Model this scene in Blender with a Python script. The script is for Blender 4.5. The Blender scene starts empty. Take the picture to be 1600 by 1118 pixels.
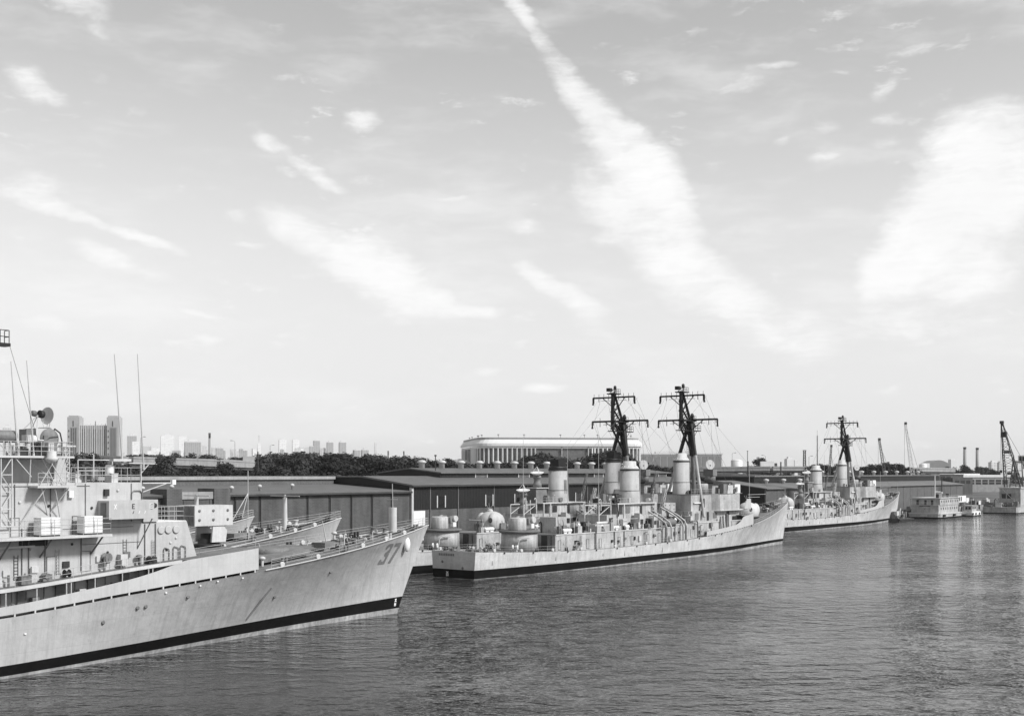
import bpy, math, random
import numpy as np
from mathutils import Vector, Matrix, Euler

# ---------------------------------------------------------------- camera, sky, sun, exposure
scn = bpy.context.scene
COL = scn.collection
FPX, CAMH, HOR = 1900.0, 19.0, 738.0          # focal length and horizon of the 1600 px wide photograph
cam_d = bpy.data.cameras.new('camera'); cam = bpy.data.objects.new('camera', cam_d); COL.objects.link(cam)
cam.location = (0, 0, CAMH); cam.rotation_euler = (math.radians(90), 0, 0)
cam_d.sensor_width = 36.0; cam_d.lens = 36.0 * FPX / 1600.0
cam_d.shift_y = (HOR - 559.0) / 1600.0
cam_d.clip_start = 0.5; cam_d.clip_end = 60000
scn.camera = cam

SUN_AZ, SUN_EL = math.radians(112), math.radians(40)     # clockwise from +Y
sun_dir = Vector((math.sin(SUN_AZ) * math.cos(SUN_EL), math.cos(SUN_AZ) * math.cos(SUN_EL), math.sin(SUN_EL)))
sd = bpy.data.lights.new('sun', 'SUN'); sd.energy = 3.8; sd.angle = math.radians(9); sd.color = (1, 1, 1)
so = bpy.data.objects.new('sun', sd); COL.objects.link(so)
so.rotation_euler = (-sun_dir).to_track_quat('-Z', 'Y').to_euler()

world = bpy.data.worlds.new('World'); scn.world = world; world.use_nodes = True
def build_sky():
    nt = world.node_tree; N = nt.nodes; L = nt.links; N.clear()
    def nd(t, **kw):
        n = N.new(t)
        for k, v in kw.items(): setattr(n, k, v)
        return n
    def math_(op, a, b=None):
        n = nd('ShaderNodeMath', operation=op)
        for i, v in enumerate((a, b)):
            if v is None: continue
            if isinstance(v, (int, float)): n.inputs[i].default_value = v
            else: L.new(v, n.inputs[i])
        return n.outputs[0]
    def vmath(op, a, b):
        n = nd('ShaderNodeVectorMath', operation=op)
        for i, v in enumerate((a, b)):
            if isinstance(v, (tuple, list)): n.inputs[i].default_value = v
            elif v is not None: L.new(v, n.inputs[i])
        return n
    out = nd('ShaderNodeOutputWorld'); bg = nd('ShaderNodeBackground'); L.new(bg.outputs[0], out.inputs[0])
    sky = nd('ShaderNodeTexSky', sky_type='NISHITA'); sky.sun_disc = False
    sky.sun_elevation = SUN_EL; sky.sun_rotation = SUN_AZ
    sky.air_density = 1.0; sky.dust_density = 0.3; sky.ozone_density = 1.0
    bw = vmath('DOT_PRODUCT', sky.outputs[0], (.2, .4, .4)); bw = bw.outputs['Value']      # black-and-white film
    tc = nd('ShaderNodeTexCoord'); sep = nd('ShaderNodeSeparateXYZ'); L.new(tc.outputs['Generated'], sep.inputs[0])
    az = math_('ARCTAN2', sep.outputs[0], sep.outputs[1]); el = math_('ARCSINE', sep.outputs[2])
    com = nd('ShaderNodeCombineXYZ'); L.new(az, com.inputs[0]); L.new(el, com.inputs[1])
    # wind-torn edges: displace the sky coordinates with noise
    def noise(scale, detail, rough, sx=1, sy=1, src=None, rot=0.0):
        mp = nd('ShaderNodeMapping'); mp.inputs['Scale'].default_value = (sx, sy, 1); mp.inputs['Rotation'].default_value = (0, 0, rot)
        L.new(src or com.outputs[0], mp.inputs[0])
        n = nd('ShaderNodeTexNoise'); n.inputs['Scale'].default_value = scale; n.inputs['Detail'].default_value = detail
        n.inputs['Roughness'].default_value = rough; L.new(mp.outputs[0], n.inputs[0]); return n
    n1 = noise(14, 4, 0.62); d1 = vmath('SUBTRACT', n1.outputs['Color'], (0.5, 0.5, 0.5)); d1 = vmath('MULTIPLY', d1.outputs[0], (0.02, 0.016, 0))
    n2 = noise(60, 3, 0.65, 0.45, 1.6); d2 = vmath('SUBTRACT', n2.outputs['Color'], (0.5, 0.5, 0.5)); d2 = vmath('MULTIPLY', d2.outputs[0], (0.01, 0.005, 0))
    w = vmath('ADD', com.outputs[0], d1.outputs[0]); w = vmath('ADD', w.outputs[0], d2.outputs[0])
    def sph(px, py):
        a = math.atan((px - 800) / FPX); return a, math.atan((HOR - py) / FPX * math.cos(a))
    # (x0,y0,x1,y1 of the streak's axis, half width, strength, hardness)
    clouds = [(770, -40, 862, 78, 17, .85, .6), (850, 75, 935, 190, 26, .9, .6), (900, 140, 1010, 270, 34, .95, .55), (960, 200, 1065, 310, 40, .95, .5), (1010, 270, 1095, 362, 30, .9, .6),
              (880, 265, 1040, 335, 62, .9, .9), (960, 320, 1090, 400, 45, .82, .8), (1000, 370, 1130, 480, 56, .9, .8), (1090, 420, 1200, 500, 34, .88, .75), (1130, 480, 1330, 560, 50, .7, 1.), (1250, 480, 1640, 500, 60, .55, 1.),
              (1450, 205, 1650, 175, 36, .85, .7), (1425, 260, 1640, 250, 60, .95, .6), (1400, 320, 1640, 300, 62, 1., .55), (1370, 370, 1560, 350, 50, 1., .55), (1335, 425, 1480, 395, 44, 1., .5), (1340, 465, 1400, 430, 26, .95, .6), (1430, 440, 1640, 390, 46, .7, .9),
              (380, 203, 450, 240, 15, .85, .7), (430, 232, 545, 300, 15, .8, .8),
              (395, 325, 500, 370, 26, .85, .8), (450, 350, 600, 430, 42, .95, .75), (530, 390, 690, 470, 55, .95, .75), (600, 450, 660, 495, 42, .8, .9), (630, 468, 720, 480, 20, .9, .6), (680, 485, 810, 488, 12, .85, .8),
              (-20, 290, 150, 345, 15, .9, .7), (110, 330, 310, 402, 11, .92, .7), (-20, 255, 130, 312, 30, .7, 1.), (100, 375, 275, 442, 20, .8, .85), (230, 468, 400, 512, 9, .6, 1.),
              (790, 408, 880, 455, 20, .85, .8), (850, 440, 950, 490, 24, .8, .85), (890, 490, 980, 560, 28, .6, 1.),
              (1100, 135, 1215, 118, 20, .7, .9), (1150, 103, 1265, 100, 6, .7, .8), (1290, 112, 1340, 117, 5, .5, 1.), (1200, 225, 1240, 212, 10, .75, .9), (1255, 205, 1320, 195, 18, .55, 1.), (1250, 255, 1335, 240, 13, .65, .9), (1345, 190, 1430, 185, 14, .6, 1.), (1340, 235, 1410, 220, 14, .5, 1.), (1370, 88, 1480, 60, 11, .6, 1.), (1360, 160, 1410, 115, 15, .6, 1.),
              (525, 190, 605, 184, 20, .8, .9), (60, -10, 190, 25, 30, .75, 1.), (-10, 110, 80, 125, 18, .6, 1.), (20, 140, 120, 160, 18, .6, 1.), (120, 115, 195, 125, 13, .5, 1.), (120, 45, 190, 65, 15, .5, 1.),
              (650, 308, 760, 306, 8, .6, .9), (600, 345, 740, 360, 26, .45, 1.), (770, 345, 860, 350, 22, .6, 1.), (340, 330, 400, 345, 14, .5, 1.), (350, 376, 425, 382, 8, .6, .9), (440, 425, 500, 430, 9, .5, .9),
              (800, 611, 890, 606, 9, .85, .7), (730, 585, 790, 580, 12, .7, .9), (280, 525, 360, 528, 14, .6, 1.), (-10, 480, 160, 520, 20, .5, 1.), (910, 376, 985, 371, 11, .7, .9), (1100, 363, 1190, 362, 12, .45, 1.), (1080, 248, 1140, 265, 18, .35, 1.), (820, 215, 960, 212, 12, .35, 1.), (360, 192, 430, 190, 8, .4, 1.)]
    total = None
    for (x0, y0, x1, y1, hw, st, hard) in clouds:
        a0, e0 = sph(x0, y0); a1, e1 = sph(x1, y1)
        ln = math.hypot(a1 - a0, e1 - e0) / 2; ang = math.atan2(e1 - e0, a1 - a0)
        mp = nd('ShaderNodeMapping', vector_type='TEXTURE')
        mp.inputs['Location'].default_value = ((a0 + a1) / 2, (e0 + e1) / 2, 0); mp.inputs['Rotation'].default_value = (0, 0, ang)
        mp.inputs['Scale'].default_value = (ln * 1.55, hw / FPX * 1.6, 1); L.new(w.outputs[0], mp.inputs[0])
        ve = nd('ShaderNodeVectorMath', operation='LENGTH'); L.new(mp.outputs[0], ve.inputs[0])
        mr = nd('ShaderNodeMapRange', interpolation_type='SMOOTHSTEP'); mr.inputs[1].default_value = 1.0; mr.inputs[2].default_value = 1.0 - min(1.0, hard + .3)
        mr.inputs[3].default_value = 1; mr.inputs[4].default_value = 1 - st; L.new(ve.outputs['Value'], mr.inputs[0])
        total = mr.outputs[0] if total is None else math_('MULTIPLY', total, mr.outputs[0])
    total = math_('SUBTRACT', 1.0, total)
    # faint cirrus everywhere, the rest of the dome too
    cir = noise(7.0, 5, 0.62, 0.7, 2.6, w.outputs[0], 0.35); cm = nd('ShaderNodeMapRange', interpolation_type='SMOOTHSTEP')
    cm.inputs[1].default_value = .46; cm.inputs[2].default_value = .74; cm.inputs[4].default_value = .42; L.new(cir.outputs['Fac'], cm.inputs[0])
    cir0 = noise(11, 5, .6, 1, 1.2, w.outputs[0])
    wisp = noise(26, 9, 0.66, 0.75, 1.5, w.outputs[0], -.3)
    strand = noise(85, 5, 0.62, 0.32, 2.4, w.outputs[0], -.08)
    v = math_('ADD', total, math_('ADD', math_('MULTIPLY', math_('SUBTRACT', wisp.outputs['Fac'], .5), 1.45), math_('MULTIPLY', math_('SUBTRACT', strand.outputs['Fac'], .5), .38)))       # noise tears the edges
    core = nd('ShaderNodeMapRange', interpolation_type='SMOOTHSTEP'); core.inputs[1].default_value = .18; core.inputs[2].default_value = 1.06; L.new(v, core.inputs[0])
    body = math_('MULTIPLY', core.outputs[0], math_('MINIMUM', math_('MULTIPLY', total, 2.4), 1.0))
    body = math_('MULTIPLY', body, math_('ADD', math_('MULTIPLY', strand.outputs['Fac'], .22), math_('ADD', math_('MULTIPLY', cir0.outputs['Fac'], .7), .38)))
    # small broken flecks in patches
    fk = noise(46, 5, 0.62, 0.6, 1.7, w.outputs[0], .2); fm = nd('ShaderNodeMapRange', interpolation_type='SMOOTHSTEP'); fm.inputs[1].default_value = .54; fm.inputs[2].default_value = .76; L.new(fk.outputs['Fac'], fm.inputs[0])
    pm = nd('ShaderNodeMapRange', interpolation_type='SMOOTHSTEP'); pm.inputs[1].default_value = .48; pm.inputs[2].default_value = .62; pm.inputs[4].default_value = .75; L.new(cir0.outputs['Fac'], pm.inputs[0])
    dens = math_('MINIMUM', math_('MAXIMUM', math_('MAXIMUM', body, cm.outputs[0]), math_('MULTIPLY', fm.outputs[0], pm.outputs[0])), 1.0)
    # thin milky veil low over the whole horizon
    vr = nd('ShaderNodeMapRange', interpolation_type='SMOOTHSTEP'); vr.inputs[1].default_value = .36; vr.inputs[2].default_value = .02; vr.inputs[4].default_value = .85; L.new(el, vr.inputs[0])
    veil = nd('ShaderNodeMix', data_type='FLOAT'); L.new(vr.outputs[0], veil.inputs[0]); L.new(math_('MULTIPLY', bw, 1.06), veil.inputs[2]); veil.inputs[3].default_value = 4.85
    mix = nd('ShaderNodeMix', data_type='FLOAT'); L.new(dens, mix.inputs[0]); L.new(veil.outputs[0], mix.inputs[2]); mix.inputs[3].default_value = 6.2
    L.new(mix.outputs[0], bg.inputs[0]); bg.inputs[1].default_value = 0.14
build_sky()
world.cycles.sampling_method = 'MANUAL'; world.cycles.sample_map_resolution = 256
scn.view_settings.view_transform = 'Standard'; scn.view_settings.look = 'None'
scn.view_settings.exposure = 0.25; scn.view_settings.gamma = 1.0; scn.view_settings.use_curve_mapping = False
scn.render.engine = 'CYCLES'
try: scn.cycles.max_bounces = 4; scn.cycles.diffuse_bounces = 2; scn.cycles.glossy_bounces = 2; scn.cycles.transmission_bounces = 2; scn.cycles.volume_bounces = 0
except Exception: pass

# ---------------------------------------------------------------- materials
MATS = {}
def mat_nodes(name):
    m = bpy.data.materials.new(name); m.use_nodes = True; nt = m.node_tree; nt.nodes.clear()
    out = nt.nodes.new('ShaderNodeOutputMaterial'); b = nt.nodes.new('ShaderNodeBsdfPrincipled'); nt.links.new(b.outputs[0], out.inputs[0])
    MATS[name] = m
    return m, nt, b
def paint(name, base, var=.12, streak=0.0, spots=0.0, rough=.55, seams=None, scale=1.0, bump=0.0, metal=0.0, wear=0.0, spec=.35):
    """grey paint: broad patches, vertical run-off streaks, rust spots, plate seams"""
    m, nt, b = mat_nodes(name); N = nt.nodes; L = nt.links
    tc = N.new('ShaderNodeTexCoord').outputs['Object']
    def noise(sc, det, rg, s=(1, 1, 1)):
        mp = N.new('ShaderNodeMapping'); mp.inputs['Scale'].default_value = s; L.new(tc, mp.inputs[0])
        n = N.new('ShaderNodeTexNoise'); n.inputs['Scale'].default_value = sc; n.inputs['Detail'].default_value = det; n.inputs['Roughness'].default_value = rg
        L.new(mp.outputs[0], n.inputs[0]); return n.outputs['Fac']
    def rng(v, a, c, lo, hi):
        r = N.new('ShaderNodeMapRange'); r.interpolation_type = 'SMOOTHSTEP'
        for i, q in enumerate((a, c, lo, hi)): r.inputs[i + 1].default_value = q
        L.new(v, r.inputs[0]); return r.outputs[0]
    def mul(a, c):
        n = N.new('ShaderNodeMath'); n.operation = 'MULTIPLY'
        for i, v in enumerate((a, c)):
            if isinstance(v, float): n.inputs[i].default_value = v
            else: L.new(v, n.inputs[i])
        return n.outputs[0]
    val = mul(rng(noise(.35 * scale, 5, .6), .3, .7, 1 - var, 1 + var), float(base))
    val = mul(val, rng(noise(2.6 * scale, 4, .6), .3, .7, 1 - var * .5, 1 + var * .5))
    if streak: val = mul(val, rng(noise(1.5 * scale, 5, .68, (1, .22, .05)), .42, .72, 1.0, 1 - streak)); val = mul(val, rng(noise(5 * scale, 3, .6, (1, .2, .04)), .5, .75, 1.0, 1 - streak * .6))
    if spots: val = mul(val, rng(noise(1.1 * scale, 8, .72, (1, .6, .6)), .60, .70, 1.0, 1 - spots)); val = mul(val, rng(noise(3.6 * scale, 6, .7, (1, .5, .35)), .64, .74, 1.0, 1 - spots * .8))
    if wear: val = mul(val, rng(noise(1.8 * scale, 6, .66), .56, .70, 1.0, 1 + wear))
    if seams:
        sx, sz, dark = seams
        sp = N.new('ShaderNodeSeparateXYZ'); L.new(tc, sp.inputs[0]); cb = N.new('ShaderNodeCombineXYZ'); L.new(sp.outputs[0], cb.inputs[0]); L.new(sp.outputs[2], cb.inputs[1])
        br = N.new('ShaderNodeTexBrick'); L.new(cb.outputs[0], br.inputs[0]); br.inputs['Scale'].default_value = 1.0
        br.inputs['Brick Width'].default_value = sx; br.inputs['Row Height'].default_value = sz; br.inputs['Mortar Size'].default_value = .03; br.inputs['Mortar Smooth'].default_value = .8
        br.inputs['Color1'].default_value = (1, 1, 1, 1); br.inputs['Color2'].default_value = (.95, .95, .95, 1); br.inputs['Mortar'].default_value = (1 - dark,) * 3 + (1,)
        bwn = N.new('ShaderNodeRGBToBW'); L.new(br.outputs['Color'], bwn.inputs[0]); val = mul(val, bwn.outputs[0])
    L.new(val, b.inputs['Base Color']); b.inputs['Roughness'].default_value = rough; b.inputs['Metallic'].default_value = metal
    b.inputs['Specular IOR Level'].default_value = spec
    if bump:
        bp = N.new('ShaderNodeBump'); bp.inputs['Strength'].default_value = bump; bp.inputs['Distance'].default_value = .25
        L.new(noise(.55 * scale, 3, .55), bp.inputs['Height']); L.new(bp.outputs[0], b.inputs['Normal'])
    return m
paint('hull_a', .45, .07, .18, .26, seams=(9.0, 2.2, .16), bump=.35)                # leading ship, fairly clean
paint('hull_b', .53, .12, .22, .55, seams=(8.0, 1.9, .16), bump=.35)               # older, scuffed
paint('bulwark', .46, .05, .12, .05, seams=(6.0, 9.0, .07))
paint('house_a', .46, .06, .14, .10, seams=(5.5, 2.4, .09))
paint('house_b', .42, .18, .34, .75, seams=(4.0, 2.4, .15))
paint('boot', .005, .3, 0, 0, rough=.7, wear=1.0, spec=.12)
paint('scum', .30, .35, .3, .5, rough=.8)
paint('funnel_paint', .38, .08, .16, .3, seams=(30, 1.5, .1))
paint('deck_paint', .15, .2, 0, .3, rough=.8, wear=.5)
paint('dark_gear', .03, .2, 0, 0, rough=.6)
paint('mid_gear', .17, .2, .2, .3, rough=.6)
paint('light_gear', .52, .08, .12, .15)
paint('white_paint', .74, .05, .12, .05)
paint('mast_black', .012, .2, 0, 0, rough=.5)
paint('number_grey', .19, .1, .25, .15)
paint('rail_grey', .46, .05, .1, 0)
paint('rope', .42, .1)
def brick_mat(name, base, row=.30, bw_=.9):
    m, nt, b = mat_nodes(name); N = nt.nodes; L = nt.links
    tc = N.new('ShaderNodeTexCoord').outputs['Object']; sp = N.new('ShaderNodeSeparateXYZ'); L.new(tc, sp.inputs[0])
    cb = N.new('ShaderNodeCombineXYZ'); ad = N.new('ShaderNodeMath'); L.new(sp.outputs[0], ad.inputs[0]); L.new(sp.outputs[1], ad.inputs[1]); L.new(ad.outputs[0], cb.inputs[0]); L.new(sp.outputs[2], cb.inputs[1])
    br = N.new('ShaderNodeTexBrick'); L.new(cb.outputs[0], br.inputs[0]); br.inputs['Scale'].default_value = 1
    br.inputs['Brick Width'].default_value = bw_; br.inputs['Row Height'].default_value = row; br.inputs['Mortar Size'].default_value = .04
    br.inputs['Color1'].default_value = (base * 1.12,) * 3 + (1,); br.inputs['Color2'].default_value = (base * .85,) * 3 + (1,); br.inputs['Mortar'].default_value = (base * 1.35,) * 3 + (1,)
    n = N.new('ShaderNodeTexNoise'); n.inputs['Scale'].default_value = .5; n.inputs['Detail'].default_value = 6; mp = N.new('ShaderNodeMapping'); mp.inputs['Scale'].default_value = (1, 1, .25); L.new(tc, mp.inputs[0]); L.new(mp.outputs[0], n.inputs[0])
    mr = N.new('ShaderNodeMapRange'); mr.inputs[1].default_value = .35; mr.inputs[2].default_value = .65; mr.inputs[3].default_value = .75; mr.inputs[4].default_value = 1.2; L.new(n.outputs['Fac'], mr.inputs[0])
    mx = N.new('ShaderNodeVectorMath'); mx.operation = 'SCALE'; L.new(br.outputs['Color'], mx.inputs[0]); L.new(mr.outputs[0], mx.inputs['Scale']); L.new(mx.outputs[0], b.inputs['Base Color'])
    b.inputs['Roughness'].default_value = .9
brick_mat('brick', .075); brick_mat('brick_pale', .085); brick_mat('brick_far', .16, 3.2, 3.0)
def ribbed(name, base, period, depth=.25, axis=0, var=.12):
    """corrugated sheet: fine dark ribs along one axis"""
    m = paint(name, base, var, .12, .06, rough=.6); nt = m.node_tree; N = nt.nodes; L = nt.links; b = [n for n in N if n.type == 'BSDF_PRINCIPLED'][0]
    src = b.inputs['Base Color'].links[0].from_socket
    tc = N.new('ShaderNodeTexCoord').outputs['Object']; sp = N.new('ShaderNodeSeparateXYZ'); L.new(tc, sp.inputs[0])
    s = N.new('ShaderNodeMath'); s.operation = 'MULTIPLY'; s.inputs[1].default_value = 2 * math.pi / period; L.new(sp.outputs[axis], s.inputs[0])
    sn = N.new('ShaderNodeMath'); sn.operation = 'SINE'; L.new(s.outputs[0], sn.inputs[0])
    bp = N.new('ShaderNodeBump'); bp.inputs['Strength'].default_value = depth; bp.inputs['Distance'].default_value = period * .12; L.new(sn.outputs[0], bp.inputs['Height']); L.new(bp.outputs[0], b.inputs['Normal'])
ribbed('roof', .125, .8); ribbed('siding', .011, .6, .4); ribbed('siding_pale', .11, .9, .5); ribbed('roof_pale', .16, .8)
paint('trim', .5, .1, .2); paint('concrete', .30, .12, .2, .1, rough=.9); paint('asphalt', .07, .25, rough=.95)
paint('steel_dark', .05, .2, .1, .2); paint('steel_mid', .13, .2, .1, .2); paint('steel_white', .62, .08)
paint('far_pale', .62, .06, scale=.05); paint('far_white', .66, .04, scale=.05); paint('far_mid', .26, .08, scale=.05); paint('far_dark', .07, .1, scale=.05)
paint('stone', .40, .08, .1, scale=.1); paint('rubber', .02, .1)
def glass_mat():
    m, nt, b = mat_nodes('glass'); b.inputs['Base Color'].default_value = (.02, .02, .02, 1); b.inputs['Roughness'].default_value = .12
glass_mat()
def windows_mat(name, wall, win, wx, wz):
    m, nt, b = mat_nodes(name); N = nt.nodes; L = nt.links
    tc = N.new('ShaderNodeTexCoord').outputs['Object']; sp = N.new('ShaderNodeSeparateXYZ'); L.new(tc, sp.inputs[0]); cb = N.new('ShaderNodeCombineXYZ')
    ad = N.new('ShaderNodeMath'); L.new(sp.outputs[0], ad.inputs[0]); L.new(sp.outputs[1], ad.inputs[1]); L.new(ad.outputs[0], cb.inputs[0]); L.new(sp.outputs[2], cb.inputs[1])
    br = N.new('ShaderNodeTexBrick'); br.offset = 0; L.new(cb.outputs[0], br.inputs[0]); br.inputs['Scale'].default_value = 1; br.inputs['Brick Width'].default_value = wx; br.inputs['Row Height'].default_value = wz
    br.inputs['Mortar Size'].default_value = min(wx, wz) * .24; br.inputs['Color1'].default_value = (win,) * 3 + (1,); br.inputs['Color2'].default_value = (win * 1.5,) * 3 + (1,); br.inputs['Mortar'].default_value = (wall,) * 3 + (1,)
    L.new(br.outputs['Color'], b.inputs['Base Color']); b.inputs['Roughness'].default_value = .7
windows_mat('tower_pale', .6, .35, 5, 3.6); windows_mat('tower_mid', .42, .22, 6, 3.6); windows_mat('tower_white', .82, .55, 7, 4)  # walls and windows kept pale: part of the distance haze is in their colour
def leaf_mat(name, base):
    m, nt, b = mat_nodes(name); N = nt.nodes; L = nt.links
    g = N.new('ShaderNodeObjectInfo'); n = N.new('ShaderNodeTexNoise'); n.inputs['Scale'].default_value = .5; n.inputs['Detail'].default_value = 3
    tc = N.new('ShaderNodeTexCoord'); L.new(tc.outputs['Object'], n.inputs[0])
    mr = N.new('ShaderNodeMapRange'); mr.inputs[1].default_value = .3; mr.inputs[2].default_value = .7; mr.inputs[3].default_value = .6; mr.inputs[4].default_value = 1.45; L.new(n.outputs['Fac'], mr.inputs[0])
    r = N.new('ShaderNodeMapRange'); r.inputs[3].default_value = base * .65; r.inputs[4].default_value = base * 1.35; L.new(g.outputs['Random'], r.inputs[0])
    mu = N.new('ShaderNodeMath'); mu.operation = 'MULTIPLY'; L.new(mr.outputs[0], mu.inputs[0]); L.new(r.outputs[0], mu.inputs[1]); L.new(mu.outputs[0], b.inputs['Base Color']); b.inputs['Roughness'].default_value = .8
    b.inputs['Specular IOR Level'].default_value = .15
leaf_mat('leaf', .024); leaf_mat('leaf_pale', .045); paint('bark', .06, .2)
def water_mat():
    m, nt, b = mat_nodes('water'); N = nt.nodes; L = nt.links
    b.inputs['Base Color'].default_value = (.022, .022, .022, 1); b.inputs['Roughness'].default_value = .05; b.inputs['IOR'].default_value = 1.33
    tc = N.new('ShaderNodeTexCoord').outputs['Object']
    def noise(sc, det, rg, s, rot):
        mp = N.new('ShaderNodeMapping'); mp.inputs['Scale'].default_value = s; mp.inputs['Rotation'].default_value = (0, 0, rot); L.new(tc, mp.inputs[0])
        n = N.new('ShaderNodeTexNoise'); n.inputs['Scale'].default_value = sc; n.inputs['Detail'].default_value = det; n.inputs['Roughness'].default_value = rg; L.new(mp.outputs[0], n.inputs[0]); return n.outputs['Fac']
    def mul(a, k):
        n = N.new('ShaderNodeMath'); n.operation = 'MULTIPLY'; L.new(a, n.inputs[0])
        if isinstance(k, float): n.inputs[1].default_value = k
        else: L.new(k, n.inputs[1])
        return n.outputs[0]
    def add(a, c):
        n = N.new('ShaderNodeMath'); L.new(a, n.inputs[0]); L.new(c, n.inputs[1]); return n.outputs[0]
    gust = N.new('ShaderNodeMapRange'); gust.inputs[1].default_value = .38; gust.inputs[2].default_value = .62; gust.inputs[3].default_value = .5; gust.inputs[4].default_value = 1.2
    L.new(noise(.016, 3, .55, (1, 2.6, 1), .15), gust.inputs[0])
    def peak(v, k):
        n = N.new('ShaderNodeMath'); n.operation = 'POWER'; L.new(v, n.inputs[0]); n.inputs[1].default_value = k; return n.outputs[0]
    h = add(mul(peak(noise(.42, 3, .6, (.7, .95, 1), -.15), 4.5), 6.5), mul(peak(noise(1.1, 2, .6, (.65, 1.0, 1), .12), 3.0), .9)); h = add(h, mul(noise(.10, 2, .5, (.8, 1.1, 1), -.2), .5))
    h = mul(h, gust.outputs[0])
    bp = N.new('ShaderNodeBump'); bp.inputs['Strength'].default_value = 1.0; bp.inputs['Distance'].default_value = .33; L.new(h, bp.inputs['Height']); L.new(bp.outputs[0], b.inputs['Normal'])
water_mat()
def ground_mat():
    m = paint('ground', .10, .35, rough=.95, scale=.1)
ground_mat()

# ---------------------------------------------------------------- mesh helpers
class MB:
    def __init__(s): s.v = []; s.f = []; s.m = []; s.sm = []; s.k = 0
    def add(s, vs, fs, smooth=False, mi=None):
        o = len(s.v); s.v.extend([tuple(p) for p in vs])
        for f in fs: s.f.append(tuple(i + o for i in f)); s.m.append(s.k if mi is None else mi); s.sm.append(smooth)
        return s
    def box(s, x0, x1, y0, y1, z0, z1):
        return s.add([(x0, y0, z0), (x1, y0, z0), (x1, y1, z0), (x0, y1, z0), (x0, y0, z1), (x1, y0, z1), (x1, y1, z1), (x0, y1, z1)],
                     [(3, 2, 1, 0), (4, 5, 6, 7), (0, 1, 5, 4), (1, 2, 6, 5), (2, 3, 7, 6), (3, 0, 4, 7)])
    def cbox(s, c, d, rz=0.0, ry=0.0):
        R = Euler((0, ry, rz)).to_matrix(); vs = []
        for z in (-.5, .5):
            for x, y in ((-.5, -.5), (.5, -.5), (.5, .5), (-.5, .5)):
                p = R @ Vector((x * d[0], y * d[1], z * d[2])); vs.append((p.x + c[0], p.y + c[1], p.z + c[2]))
        return s.add(vs, [(3, 2, 1, 0), (4, 5, 6, 7), (0, 1, 5, 4), (1, 2, 6, 5), (2, 3, 7, 6), (3, 0, 4, 7)])
    def prism(s, poly, z0, z1):            # poly counter-clockwise; z0 / z1 number or function of (x, y)
        n = len(poly); f0 = z0 if callable(z0) else (lambda x, y: z0); f1 = z1 if callable(z1) else (lambda x, y: z1)
        vs = [(x, y, f0(x, y)) for x, y in poly] + [(x, y, f1(x, y)) for x, y in poly]
        return s.add(vs, [tuple(range(n - 1, -1, -1)), tuple(range(n, 2 * n))] + [(i, (i + 1) % n, n + (i + 1) % n, n + i) for i in range(n)])
    def tube(s, a, b, r, n=6, r2=None, cap=True):
        a = Vector(a); b = Vector(b); r2 = r if r2 is None else r2; d = b - a
        if d.length < 1e-6: return s
        q = d.to_track_quat('Z', 'Y'); vs = []
        for p, rr in ((a, r), (b, r2)):
            for i in range(n):
                t = 2 * math.pi * i / n; vs.append(p + q @ Vector((rr * math.cos(t), rr * math.sin(t), 0)))
        fs = [(i, (i + 1) % n, n + (i + 1) % n, n + i) for i in range(n)]; s.add(vs, fs, n >= 6)
        if cap: s.add(vs, [tuple(range(n - 1, -1, -1)), tuple(range(n, 2 * n))])
        return s
    def path(s, pts, r, n=6):
        for a, b in zip(pts, pts[1:]): s.tube(a, b, r, n)
        return s
    def lathe(s, c, prof, n=20, sx=1.0, sy=1.0, axis=None):   # prof [(r,z)...]; elliptical by sx, sy
        q = Vector(axis).to_track_quat('Z', 'Y') if axis else None; c = Vector(c); vs = []
        for r, z in prof:
            for i in range(n):
                t = 2 * math.pi * i / n; p = Vector((r * sx * math.cos(t), r * sy * math.sin(t), z)); vs.append(c + (q @ p if q else p))
        fs = []
        for k in range(len(prof) - 1):
            for i in range(n): fs.append((k * n + i, k * n + (i + 1) % n, (k + 1) * n + (i + 1) % n, (k + 1) * n + i))
        s.add(vs, fs, True); o = len(s.v) - len(vs)
        if prof[0][0] > .01: s.f.append(tuple(o + i for i in range(n - 1, -1, -1))); s.m.append(s.k); s.sm.append(False)
        if prof[-1][0] > .01: s.f.append(tuple(o + (len(prof) - 1) * n + i for i in range(n))); s.m.append(s.k); s.sm.append(False)
        return s
    def ball(s, c, rx, ry, rz, n=14, k=8, lo=-math.pi / 2):
        prof = []
        for i in range(k + 1):
            t = lo + (math.pi / 2 - lo) * i / k; prof.append((max(math.cos(t), .001), math.sin(t) * rz))
        return s.lathe(c, prof, n, rx, ry)
    def lattice(s, a, b, w0, w1, seg, r=.06, up=(0, 0, 1)):       # square truss between two points
        a = Vector(a); b = Vector(b); d = (b - a).normalized(); u = d.cross(Vector(up))
        if u.length < .05: u = d.cross(Vector((1, 0, 0)))
        u.normalize(); v = d.cross(u); R = []
        for i in range(seg + 1):
            t = i / seg; p = a.lerp(b, t); w = (w0 + (w1 - w0) * t) / 2; R.append([p + u * w + v * w, p - u * w + v * w, p - u * w - v * w, p + u * w - v * w])
        for i in range(seg):
            for j in range(4):
                s.tube(R[i][j], R[i + 1][j], r, 4, cap=False); s.tube(R[i][j], R[i + 1][(j + 1) % 4], r * .6, 4, cap=False)
                s.tube(R[i][j], R[i][(j + 1) % 4], r * .6, 4, cap=False)
        return s
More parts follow.
